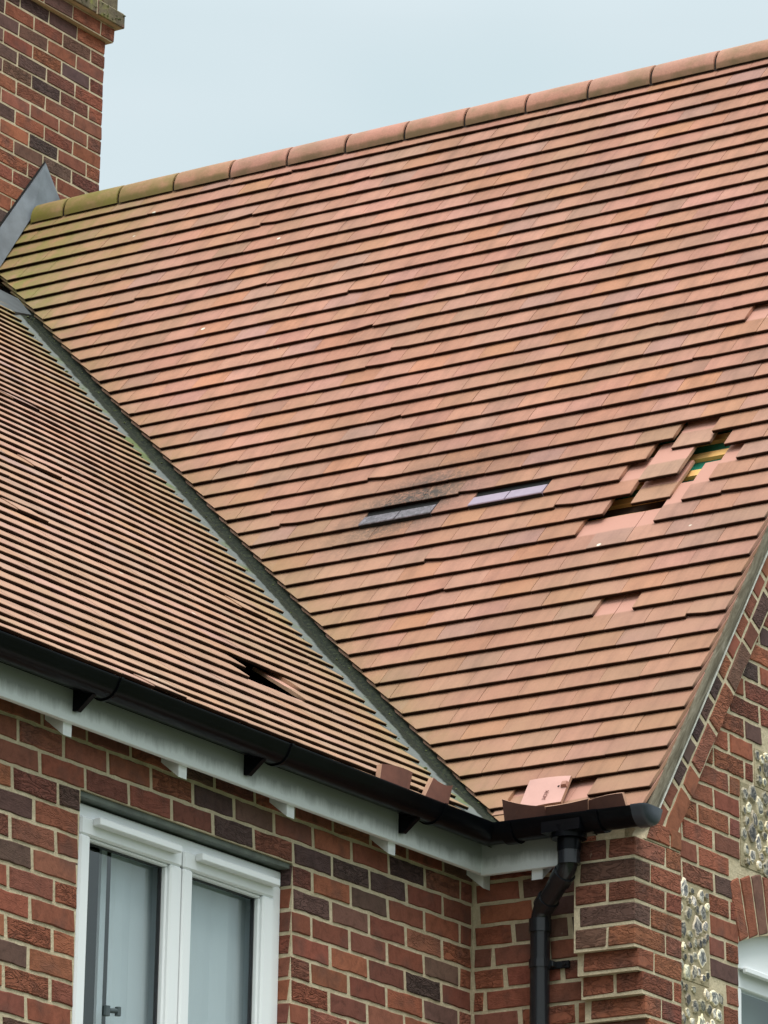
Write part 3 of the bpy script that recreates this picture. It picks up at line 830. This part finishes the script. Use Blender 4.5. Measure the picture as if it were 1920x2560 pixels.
mb = MB(); mb.box(.70, 1.95, WY+.16, WY+.17, -1.38, -.1); bl = mb.build('window_blind', simple('pale_blind_right', (.44, .49, .54), .8, .05, 3))
tag(bl, 'pale blue-grey blind behind the arched window in the flint gable', 'blind')
# flint panels
def flint_panel(x0, x1, z0, z1, name, dens_x1=None, poly=None):
    mb = MB()
    P_ = poly or [(x0, z0), (x1, z0), (x1, z1), (x0, z1)]
    mb.prism(P_, Vector((0, YG, 0)), X, Z, -Y, -.03, -.0005, mi=1)
    pts = []; tries = 0; lim = dens_x1 or x1
    while tries < 14000 and len(pts) < 900:
        tries += 1
        a, b = U(x0+.018, lim-.018), U(z0+.02, z1-.015)
        ok = True
        q = clip([(a-.02, b-.02), (a+.02, b-.02), (a+.02, b+.02), (a-.02, b+.02)], 1, 0, 99)
        for i in range(len(P_)):
            p1_, p2_ = P_[i], P_[(i+1) % len(P_)]
            if (p2_[0]-p1_[0])*(b-p1_[1])-(p2_[1]-p1_[1])*(a-p1_[0]) < .016*math.hypot(p2_[0]-p1_[0], p2_[1]-p1_[1]): ok = False
        if not ok: continue
        rr = U(.015, .038)
        if all(math.hypot(a-c, (b-d)*.8) > (rr+e)*.80 for c, d, e in pts): pts.append((a, b, rr))
    for a, b, rr in pts:
        kr = U(.80, .95); n = 15; asp = U(.95, 1.45); th = U(-.5, .5); prof = [U(.74, 1.12) for _ in range(n)]; tilt = (U(-.3, .3), U(-.3, .3)); hgt = U(.004, .009)
        vs = []; S = []
        for (k, d, s) in ((1.0, 0., 0.), (kr, .75, .25), (kr-.2, .95, .75), (.35, 1., 1.)):
            for i in range(n):
                t = 2*math.pi*i/n; uu = rr*.9*k*prof[i]*math.cos(t); vv = rr*.9*k*prof[i]*math.sin(t)*asp
                u2, v2 = uu*math.cos(th)-vv*math.sin(th), uu*math.sin(th)+vv*math.cos(th)
                vs.append(Vector((a+u2, YG-.0-hgt*d*(1+(u2*tilt[0]+v2*tilt[1])/rr*1.2), b+v2))); S.append(s+(U(-.22, .22) if 0 < s < 1 else 0))
        fs = [(j*n+i, j*n+(i+1) % n, (j+1)*n+(i+1) % n, (j+1)*n+i) for j in range(3) for i in range(n)]+[tuple(range(3*n, 4*n))]
        kk = U(.5, 1.1) if rng.random() < .68 else U(1.3, 2.2)
        mb.add(vs, fs, col=(kk, kk*U(.95, 1.02), kk*U(.88, 1.0)), S=S, mi=0)
    return mb.build(name, [M_FLINT, M_FMORTAR], gable)
flint_panel(.19, .486, -.262, .072, 'flint_panel')
flint_panel(.19, .584, -2.4, -.268, 'flint_panel')
flint_panel(.716, 1.9, .214, .515, 'flint_panel')
flint_panel(.82, 1.9, .523, .66, 'flint_panel')
xx = 1.0
flint_panel(1.15, 2.6, .67, 1.05, 'flint_panel')
# verge board
mb = MB()
nx = -math.sin(P1); nz = math.cos(P1)
O3 = Vector((.022, 0, .237))
vs = []
for i, uu in enumerate(np.linspace(-.035, 5.02, 40)):
    base = O3+slope_u*float(uu)
    wv = .003*math.sin(i*1.3)
    for (o, yy) in ((0+wv*.5, -.664), (0+wv*.5, -.708), (.010+wv*.5, -.715), (.040+wv, -.7145), (.050, -.712), (.050, -.64), (0, -.64)):
        vs.append(Vector((base.x+nx*o, yy, base.z+nz*o)))
mb.add(vs, [(i*7+k, i*7+(k+1) % 7, (i+1)*7+(k+1) % 7, (i+1)*7+k) for i in range(39) for k in range(7)]+[tuple(range(7)), tuple(range(39*7, 40*7))])
mb.build('verge_board', M_BOARD, house, smooth=True)
mb = MB()
mb.prism([(-.03, -.0035), (5.0, -.0035), (5.0, 0), (-.03, 0)], Vector((.022, 0, .237)), slope_u, slope_n, -Y, .662, .7135)
mb.build('verge_bead', simple('pale_verge_bead', (.50, .50, .45), .6, .2, 30), house)

# ---------------------------------------------------------------- fascia, rafter feet, gutters
mb = MB()
FB, FT, FXY = .084, .25, -.088
mb.cbox(-5.7, -.617, FXY, FXY+.02, FB, FT, c=.002); mb.cbox(-.613, FXY+.019, FXY+.0005, FXY+.0205, FB+.001, FT, c=.002)
mb.cbox(FXY, FXY+.02, -.405, FXY+.004, FB-.006, FT, c=.002)
mb.build('fascia', M_FASCIA, house)
def rafter_foot(x=None, y=None):
    b = MB()
    prof = [(-.070, .044), (-.070, .20), (.12, .20), (.12, .044+.19*math.tan(P2)*.95)]
    if x is not None: b.prism(prof, Vector((x-.0215, 0, 0)), Y, Z, X, 0, .043)
    else: b.prism(prof, Vector((0, y-.0215, 0)), X, Z, Y, 0, .043)
    return b.build('rafter_foot', M_WHITE, house)
for k in range(9): rafter_foot(x=-.025-.5955*k)
rafter_foot(y=-.300)
# soffit darkness put into the colour of boards closing the eaves
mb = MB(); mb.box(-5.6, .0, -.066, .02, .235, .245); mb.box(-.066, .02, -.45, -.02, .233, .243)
mb.build('eaves_board', simple('soffit_dark_timber', (.05, .035, .025), .9), house)
# gutters: half round swept channel
def gutter_profile(r=.056, t=.004, deep=1.05):
    out = []
    for k in range(15):
        a = math.pi*k/14; out.append((-math.cos(a)*r, -math.sin(a)*r*deep))
    inn = []
    for k in range(15):
        a = math.pi*(14-k)/14; inn.append((-math.cos(a)*(r-t), -math.sin(a)*(r-t)*deep))
    return [(-r-.004, .002), (-r-.004, -.006)]+out[1:-1]+[(r+.004, -.006), (r+.004, .002)]+inn
GY, GZT = -.152, .222
prof = gutter_profile()
gut = empty('gutter', None, None); gut.parent = house
mb = MB()
# wing run to the corner, mitred with the short run
n = len(prof)
def ring_wing(x, f=1.0, shift=0): return [Vector((x, GY+p[0]*f, GZT+p[1]*f+shift)) for p in prof]
vs = ring_wing(-5.8)+[Vector((GY+p[0]*1.0, GY+p[0], GZT+p[1])) for p in prof]+[Vector((GY+p[0], -.785, GZT+p[1]-.004)) for p in prof]
mb.add(vs, [(j*n+i, j*n+(i+1) % n, (j+1)*n+(i+1) % n, (j+1)*n+i) for j in range(2) for i in range(n)])
mb.build('channel', M_BLACK, gut, smooth=True)
def sleeve(pos, axis, wdt, f=1.09, name='gutter_union'):
    b = MB()
    o1 = [(p[0]*f, p[1]*f-.0) for p in prof[:17]]; 
    inn = [(p[0]*1.015, p[1]*1.015) for p in prof[:17]][::-1]; q = o1+inn; m = len(q)
    vs = []
    for d in (-wdt/2, wdt/2):
        for a, c in q:
            vs.append(Vector((pos+d, GY+a, GZT+c)) if axis == 'x' else Vector((GY+a, pos+d, GZT+c-.003)))
    b.add(vs, [(i, (i+1) % m, m+(i+1) % m, m+i) for i in range(m)]+[tuple(range(m)), tuple(range(m, 2*m))])
    return b.build(name, M_BLACK, gut, smooth=True)
sleeve(-2.334, 'x', .012); sleeve(-1.421, 'x', .012); sleeve(-.513, 'x', .012)
for x in (-3.3, -4.3): sleeve(x, 'x', .012)
sleeve(-.255, 'y', .045); sleeve(-.60, 'y', .035, 1.12)
# support brackets: gusset from fascia down under the gutter
def bracket(x):
    b = MB(); b.prism([(FXY-.001, .225), (FXY-.001, .118), (FXY-.018, .116), (GY-.01, GZT-.060), (GY+.02, GZT-.040)], Vector((x-.010, 0, 0)), Y, Z, X, 0, .020)
    return b.build('gutter_bracket', M_BLACK, gut)
for x in (-2.40, -1.50, -.60, -3.3, -4.2): bracket(x)
# outlet, stop end
mb = MB(); mb.tube([(GY, -.475, GZT-.035), (GY, -.475, GZT-.075)], [.062, .060], 24); mb.tube([(GY, -.475, GZT-.073), (GY, -.475, GZT-.115)], [.041, .041], 24)
mb.box(GY-.060, GY+.060, -.55, -.40, GZT-.058, GZT-.02)
mb.build('running_outlet', M_BLACK, gut, smooth=True)
# rounded stop end
mb = MB(); vs = []
f = 1.10
for (d, k) in ((-.750, f), (-.786, f), (-.800, f*.93), (-.808, f*.75), (-.811, .4)):
    for p in prof[:17]: vs.append(Vector((GY+p[0]*k, d, GZT-.003+p[1]*k)))
mb.add(vs, [(j*17+i, j*17+i+1, (j+1)*17+i+1, (j+1)*17+i) for j in range(4) for i in range(16)]+[tuple(range(4*17, 5*17))])
mb.build('stop_end', simple('grey_stop_end', (.035, .042, .055), .35), gut, smooth=True)

# downpipe
dp = empty('downpipe', None, None); dp.parent = house
pr = .034; px, py_ = -.048, -.300
def bend(a, b, c, r=.05, k=7):
    a, b, c = Vector(a), Vector(b), Vector(c); d1 = (a-b).normalized(); d2 = (c-b).normalized()
    p, q = b+d1*r, b+d2*r; return [(p*(1-t)**2+b*2*t*(1-t)+q*t*t) for t in [i/k for i in range(k+1)]]
topp = (GY, -.475, .11); e1 = (GY, -.475, .055); e2 = (px, py_, -.065); bot = (px, py_, GZ)
mb = MB(); mb.tube([topp]+bend(topp, e1, e2)+bend(e1, e2, bot)+[bot], pr, 28)
mb.build('pipe', M_BLACKP, dp, smooth=True)
mb = MB()
mb.tube([(GY, -.475, .125), (GY, -.475, .06)], pr+.005, 28)
d1 = (Vector(e2)-Vector(e1)).normalized(); s1 = Vector(e1)+d1*.035; s2 = Vector(e1)+d1*.075; mb.tube([s1, s2], pr+.005, 28)
s3 = Vector(e2)-d1*.03; mb.tube([s3-d1*.04, s3], pr+.005, 28)
mb.tube([(px, py_, -.09), (px, py_, -.135)], pr+.005, 28)
mb.build('socket', M_BLACKP, dp, smooth=True)
for z in (-.243, -1.9, -3.6):
    mb = MB(); mb.tube([(px, py_, z-.014), (px, py_, z+.014)], pr+.004, 28)
    mb.cbox(-.013, .001, py_-.092, py_+.03, z-.014, z+.012, c=.003); mb.cbox(-.04, -.005, py_-.045, py_-.02, z-.010, z+.010, c=.002)
    mb.tube([(-.018, py_-.076, z), (-.010, py_-.076, z)], .006, 10)
    mb.build('pipe_clip', M_BLACKP, dp)

# ---------------------------------------------------------------- wing window
wn = empty('window', None, None); wn.parent = house
WYF = .045
mb = MB()
def fr(x0, x1, z0, z1, y0=WYF, y1=WYF+.065, c=.004): mb.cbox(x0, x1, y0, y1, z0, z1, c=c)
L_, Rr, TT, BB = WX0+.004, WX1-.004, -.098, -1.345
fr(L_, Rr, TT-.052, TT); fr(L_, Rr, BB, BB+.06); fr(L_, L_+.062, BB+.06, TT-.052); fr(Rr-.062, Rr, BB+.06, TT-.052)
fr(-1.655, -1.640, BB+.06, TT-.052, WYF+.02)
# two sashes slightly proud with bevelled inner edge
for (a, b) in ((L_+.050, -1.652), (-1.643, Rr-.050)):
    y0 = WYF-.010
    fr(a, b, TT-.098, TT-.040, y0, y0+.05, .006); fr(a, b, BB+.05, BB+.11, y0, y0+.05, .006)
    fr(a, a+.050, BB+.11, TT-.098, y0, y0+.05, .006); fr(b-.060, b, BB+.11, TT-.098, y0, y0+.05, .006)
    fr(a+.050, b-.060, TT-.108, TT-.098, y0+.012, y0+.04, .004); fr(a+.050, a+.060, BB+.11, TT-.108, y0+.012, y0+.04, .004); fr(b-.070, b-.060, BB+.11, TT-.108, y0+.012, y0+.04, .004)
mb.build('frame', M_UPVC, wn)
mb = MB()
mb.box(-1.6515, -1.6435, WYF+.002, WYF+.03, BB+.05, TT-.04)
for (a, b) in ((L_+.110, -1.722), (-1.583, Rr-.120)):
    y0 = WYF+.0185
    mb.box(a, b, y0, y0+.012, TT-.112, TT-.106); mb.box(b-.006, b+.001, y0, y0+.012, BB+.12, TT-.112)
mb.build('gasket', M_GASKET, wn)
for (a, b) in ((-2.125, -1.695), (-1.585, -1.155)):
    mb = MB(); mb.cbox(a, b, WYF-.040, WYF-.0095, TT-.064, TT-.040, c=.003); mb.build('trickle_vent', M_UPVC, wn)
for (a, b) in ((L_+.11, -1.722), (-1.583, Rr-.12)):
    mb = MB(); mb.box(a-.004, b+.04, WYF+.042, WYF+.046, BB+.10, TT-.07); mb.build('pane', M_PANE, wn)
# steel lintel edge over the window
mb = MB(); mb.box(WX0+.002, WX1-.002, .012, .11, WZ1-.006, WZ1+.011); mb.build('lintel', simple('galvanised_lintel', (.10, .115, .095), .6, .3, 15), house)
# lever stay inside the glass
mb = MB(); mb.tube([(-1.955, .085, -0.698), (-1.90, .080, -0.692)], .008, 10); mb.tube([(-1.903, .08, -0.680), (-1.903, .08, -0.707)], .010, 10); mb.tube([(-1.955, .085, -0.685), (-1.955, .085, -0.715)], .012, 10)
mb.build('handle', simple('grey_handle', (.06, .08, .085), .4), wn)
# blind filling most of each casement, dark green room behind
mb = MB()
vs = []
xs = [-1.905, -1.895]+list(np.linspace(-1.88, -1.06, 20))
for i, x in enumerate(xs):
    yy = .125+.004*math.sin(i*1.9)
    vs += [Vector((x, yy, -1.36)), Vector((x, yy, -.14))]
mb.add(vs, [(2*i, 2*i+1, 2*i+3, 2*i+2) for i in range(len(xs)-1)])
for i in range(1): mb.box(-1.94, -1.912, .135, .145, -1.36, -.14)
bl = mb.build('window_blind', simple('pale_blind', (.50, .545, .60), .8, .04, 2)); tag(bl, 'pale blue-grey blind drawn across the white two-casement window of the left wall', 'blind')
mb = MB(); mb.box(-2.3, -1.0, .30, .32, -1.5, 0); mb.box(-2.24, -2.05, .16, .17, -1.36, -.13)
mb.build('room_wall', simple('dim_green_room', (.07, .10, .075), .9, .25, 4), wn)

# ---------------------------------------------------------------- chimney
ch = empty('chimney', None, None); ch.parent = house
CY = 4.25; CX0, CX1 = 2.36, 3.303
mb = MB()
ZC0 = 5.373+.0
def crow(k, x0, x1, yf, zt, hd=.065, pd=.42, ph=0):
    p0 = x1-(.215 if k % 2 == 0 else .1025)
    xs_ = [x1, p0]
    while xs_[-1] > x0+.03: xs_.append(max(x0, xs_[-1]-.225))
    for i in range(len(xs_)-1):
        b = xs_[i]-(0 if i == 0 else .010); a = xs_[i+1]
        if b-a > .02:
            mb.cbox(a, b, yf, yf+.10, zt-hd, zt, c=.0030, j=.0020, col=bcol(pd), S=rng.choice((0, .15, .4, .8)))
z = ZC0-.001; k = 0
while z > 3.2:
    crow(k, CX0, CX1, CY, z); z -= CO*.99; k += 1
mb.box(CX0+.0035, CX1-.0035, CY+.0035, CY+.60, 3.1, 5.70, mi=1)
# right side bricks face +X, left side face -X
z = ZC0-.001; k = 0
while z > 3.5:
    for j in range(3):
        a = CY+.108+.225*j-(.11 if k % 2 else 0)
        if a < CY+.1: a = CY+.106
        for xx0, xx1 in ((CX1-.02, CX1), (CX0, CX0+.02)): mb.cbox(xx0, xx1, a, min(CY+.108+.225*(j+1)-(.11 if k % 2 else 0)-.01, CY+.6), z-.065, z, c=.003, j=.001, col=bcol(.4), S=.3)
    z -= CO*.99; k += 1
# corbel courses
crow(1, CX0-.03, CX1+.033, CY-.03, 5.447, .068, .5); mb.box(CX0-.025, CX1+.028, CY-.026, CY+.62, 5.374, 5.452, mi=1)
crow(0, CX0-.062, CX1+.068, CY-.062, 5.529, .074, .5); mb.box(CX0-.058, CX1+.064, CY-.058, CY+.65, 5.4545, 5.533, mi=1)
crow(1, CX0-.035, CX1+.04, CY-.036, 5.605, .068, .5); mb.box(CX0-.03, CX1+.035, CY-.032, CY+.63, 5.5345, 5.608, mi=1)
crow(0, CX0-.035, CX1+.04, CY-.036, 5.680, .068, .5)
mb.build('stack', [M_BRICK, M_MORTAR], ch)
def moss_mat():
    m, t, b = mat('mossy_cap_brick')
    n = noise(t, 9, 6, .7); n2 = noise(t, 60, 5, .7)
    r = ramp(t, n.outputs[0], [(.3, (.10, .075, .05)), (.5, (.15, .12, .07)), (.62, (.20, .20, .05)), (.75, (.22, .26, .06))])
    t.links.new(mixc(t, .8, r.outputs[0], ramp(t, n2.outputs[0], [(.3, .6), (.7, 1.3)]).outputs[0], 'MULTIPLY'), b.inputs['Base Color'])
    b.inputs['Roughness'].default_value = .95; bump(t, b, n2.outputs[0], .8, .006); return m
M_MOSS = moss_mat()
mb = MB()
for i in range(5):
    a = CX1+.069-.225*(i+1)+.011; mb.cbox(max(a, CX0-.064), CX1+.0695-.225*i, CY-.0635, CY-.05, 5.4545, 5.5305, c=.004, j=.001)
for i in range(5):
    a = CX1+.041-.225*(i+1)+.11; mb.cbox(max(a, CX0-.037), CX1+.0415-.225*i+(.1 if i else 0), CY-.038, CY-.02, 5.536, 5.6755, c=.004, j=.001)
mb.box(CX0-.03, CX1+.036, CY-.03, CY+.62, 5.676, 5.71)
mb.build('chimney_cap', M_MOSS, ch)
moss([(Vector((CX1+.07-U(0, .5), CY-.064-U(-.002, .004), 5.462+U(0, .07))), U(.002, .007)) for _ in range(45)], 'moss', ch)
# lead step flashing, dressed on the stack and down the slope
mb = MB(); yf = CY-.012
sx_, sz_ = math.cos(P1), math.sin(P1)
ap = Vector((2.863, yf, 4.592)); 
lb = Vector((2.554, yf, 4.176)); lb2 = ap-(ap-lb)*2.1
rt = Vector((2.995, yf, 4.43)); rt2 = Vector((3.25, yf, 4.08))
base_l = MP(46.9, yf-.02, .004); base_l2 = MP(39.2, yf-.02, .004)
pts = [ap, lb2, base_l2+Vector((0, .0, 0)), MP(43, yf-.035, .004), base_l, Vector((2.895, yf-.006, 4.20))]
fold = Vector((2.866, yf-.007, 4.28))
mb.add([ap, lb, lb2, base_l2, MP(43.5, yf-.022, .003), base_l, Vector((2.875, yf-.010, 4.36)), Vector((2.845, yf-.010, 4.57))], [(0, 1, 4, 5, 6, 7), (1, 2, 3, 4)])
mb.add([ap+Vector((.003, .002, -.003)), Vector((2.848, yf-.001, 4.565)), Vector((2.879, yf-.004, 4.34)), Vector((2.90, yf-.002, 4.15)), rt2, rt], [(0, 1, 2, 3, 4, 5)])
o = mb.build('lead_flashing', M_LEAD, ch)
sol = o.modifiers.new('thick', 'SOLIDIFY'); sol.thickness = .003
mb = MB()
for p, q in ((ap, lb2), (ap, rt)):
    d = (q-p).normalized(); nn_ = Vector((-d.z, 0, d.x)); nn_ = nn_ if nn_.z > 0 else -nn_
    mb.add([p+Vector((0, .008, .012)), q+Vector((0, .008, 0))+nn_*.012, q+Vector((0, .008, 0))-nn_*.004, p+Vector((0, .008, -.004))], [(0, 1, 2, 3)])
mb.build('raked_chase', simple('dark_chase', (.012, .010, .009), .95), ch)
# ---------------------------------------------------------------- fallen and slipped tiles (each its own thing)
GRP = 'loose roof tiles'
def main_tile(n, y0, u0, name, label, col=None, rot=0, tw=0, P=MP, flip=False, L=TL):
    b = MB(); add_tile(b, P, G, n, y0, y0+.165, col=col or tcol(), u0=u0, rot=rot, twist=tw, L=L)
    o = b.build(name, M_TILE); tag(o, label, 'roof tile', GRP); return o
main_tile(19.55, -.292, -.013, 'slipped_tile', 'slipped tile topmost in the big hole of the roof, tucked under the course above', (.42, .225, .165), .02)
main_tile(17.66, -.222, .004, 'slipped_tile', 'slipped tile lying across the middle of the big roof hole, pink upper half showing', (.40, .225, .16), -.01)
main_tile(16.50, -.222, -.012, 'slipped_tile', 'slipped brown tile lowest in the big roof hole, its head under another slipped tile', (.42, .22, .14), .0)
main_tile(-.30, -.25, -.008, 'slipped_tile', 'slipped tile overhanging the short gutter beside the valley foot', (.46, .24, .17), .02, L=.25)
# generic free tile from four corner points (outline) with thickness and cambered long edge
M_UNDER = simple('tile_underside', (.135, .046, .029), .85, .18, 14, .2, 70)  # clay darkened to put in the shade of a downward face
M_UNDERD = simple('shaded_tile_underside', (.082, .029, .019), .85, .25, 9, .2, 70)  # darker copy, deeper shade of the short-gutter tiles put into the colour
M_PINK = simple('fresh_pink_tile', (.58, .32, .27), .8, .06, 12, .15, 90)
def free_tile(bl_, br_, tr_, tl_, sag, name, label, mat_, thick=.0125, lean=0):
    bl_, br_, tr_, tl_ = map(Vector, (bl_, br_, tr_, tl_))
    if lean: dl = Vector((-1, -.62, -.38))*lean; tl_ += dl; tr_ += dl
    nrm = (br_-bl_).cross(tl_-bl_).normalized()
    b = MB(); vs = []; nU, nV = 7, 4
    for side in (0, 1):
        for j in range(nV):
            for i in range(nU):
                s, t = i/(nU-1), j/(nV-1)
                p = (bl_*(1-s)+br_*s)*(1-t)+(tl_*(1-s)+tr_*s)*t
                p = p+Z*sag*(4*s*(1-s))*t*(-1)+nrm*(.004*4*s*(1-s))-nrm*thick*side
                vs.append(p)
    m = nU*nV; fs = []
    for side in (0, 1):
        for j in range(nV-1):
            for i in range(nU-1):
                a = side*m+j*nU+i; f = (a, a+1, a+nU+1, a+nU); fs.append(f if not side else f[::-1])
    edge = [i for i in range(nU)]+[j*nU+nU-1 for j in range(1, nV)]+[(nV-1)*nU+i for i in range(nU-2, -1, -1)]+[j*nU for j in range(nV-2, 0, -1)]
    k = len(edge); fe = [(edge[i], edge[(i+1) % k], m+edge[(i+1) % k], m+edge[i]) for i in range(k)]
    b.add(vs, fs, col=(.5, .26, .18), S=.05, mi=0); o = len(b.v)
    b.f += fe; b.mi += [1]*len(fe)
    for i in range(len(fs)//2, len(fs)): b.mi[i] = 1
    ob = b.build(name, [mat_, M_TILE]); tag(ob, label, 'roof tile', GRP); return ob
# two in the wing gutter (camera plane y=-.17 measured)
free_tile((-.862, -.175, .205), (-.690, -.175, .205), (-.621, -.150, .318), (-.806, -.150, .306), -.004, 'fallen_tile', 'fallen red tile standing in the long gutter, left one of two', M_UNDER, .020, lean=.03)
free_tile((-.606, -.175, .205), (-.452, -.175, .205), (-.372, -.150, .328), (-.492, -.150, .328), .012, 'fallen_tile', 'fallen red tile standing in the long gutter, nearest the valley foot', M_UNDER, .020, lean=.03)
# three on edge in the short gutter
free_tile((-.175, -.238, .195), (-.175, -.412, .195), (-.165, -.385, .272), (-.165, -.216, .316), .006, 'fallen_tile', 'fallen tile on edge in the short gutter, dark underside out, left of three', M_UNDERD, .012, lean=.03)
free_tile((-.172, -.405, .195), (-.172, -.560, .195), (-.150, -.545, .283), (-.150, -.378, .275), .002, 'fallen_tile', 'fallen tile on edge in the short gutter, dark underside out, middle of three', M_UNDERD, .014, lean=.05)
free_tile((-.165, -.530, .195), (-.165, -.715, .195), (-.140, -.672, .290), (-.140, -.520, .275), -.006, 'fallen_tile', 'fallen tile on edge in the short gutter, right of three, by the stop end', M_UNDERD, .014, lean=.05)
# pink tile lying upside down on the eaves, nib, nail hole and stamp
def Pm(n, y, u=.0): return MP(n, y, u)
ft = free_tile(Pm(-.45, -.205, .012), Pm(-.30, -.372, .012), Pm(1.02, -.365, .010), Pm(1.10, -.196, .010), 0, 'upturned_tile', 'fresh pink tile lying upside down above the short gutter with nail hole and stamped letters', M_PINK, .012)
# nib
mb = MB(); c = Pm(.55, -.352, .018)
vs = [Pm(.42, -.345, .010), Pm(.42, -.371, .010), Pm(.66, -.371, .010), Pm(.66, -.345, .010), Pm(.46, -.350, .024), Pm(.46, -.369, .024), Pm(.62, -.369, .024), Pm(.62, -.350, .024)]
mb.add(vs, [(0, 1, 5, 4), (1, 2, 6, 5), (2, 3, 7, 6), (3, 0, 4, 7), (4, 5, 6, 7)])
mb.build('nib', simple('nib_clay', (.40, .19, .14), .85), ft)
M_HOLE = simple('nail_hole_dark', (.012, .008, .006), .9)
mb = MB(); ctr = Pm(.50, -.336, .0152); e1_ = (Pm(.5, -.30, .0152)-ctr).normalized(); e2_ = (Pm(.8, -.336, .0152)-ctr).normalized()
mb.add([ctr+e1_*.0042*math.cos(t)+e2_*.0042*math.sin(t) for t in [2*math.pi*i/12 for i in range(12)]]+[ctr-e1_.cross(e2_)*.0+e1_*.0042*math.cos(t)*.9+e2_*.0042*math.sin(t)*.9 for t in [2*math.pi*i/12 for i in range(12)]], [tuple(range(12)), tuple(range(12, 24))])
mb.build('nail_hole', M_HOLE, ft)
cu = bpy.data.curves.new('stamp', 'FONT'); cu.body = 'KCM'; cu.size = .021; cu.extrude = .0006; cu.align_x = 'CENTER'
tmp = bpy.data.objects.new('stamp_tmp', cu); sc.collection.objects.link(tmp)
dg = bpy.context.evaluated_depsgraph_get(); me = bpy.data.meshes.new_from_object(tmp.evaluated_get(dg)); bpy.data.objects.remove(tmp)
st = bpy.data.objects.new('stamped_letters', me); sc.collection.objects.link(st); me.materials.append(simple('stamp_dark', (.24, .10, .08), .9))
ctr = Pm(.10, -.292, .0178); ydir = (Pm(.05, -.2, .0178)-ctr).normalized(); ndir = (Pm(1, -.3, .0178)-ctr).normalized()
# text reads down the slope
xd = -ndir; yd = -ydir if (xd.cross(-ydir)).dot(Vector((-1, 0, 1))) > 0 else ydir; zd = xd.cross(yd)
st.matrix_world = Matrix(((xd.x, yd.x, zd.x, ctr.x), (xd.y, yd.y, zd.y, ctr.y), (xd.z, yd.z, zd.z, ctr.z), (0, 0, 0, 1)))
st.parent = ft
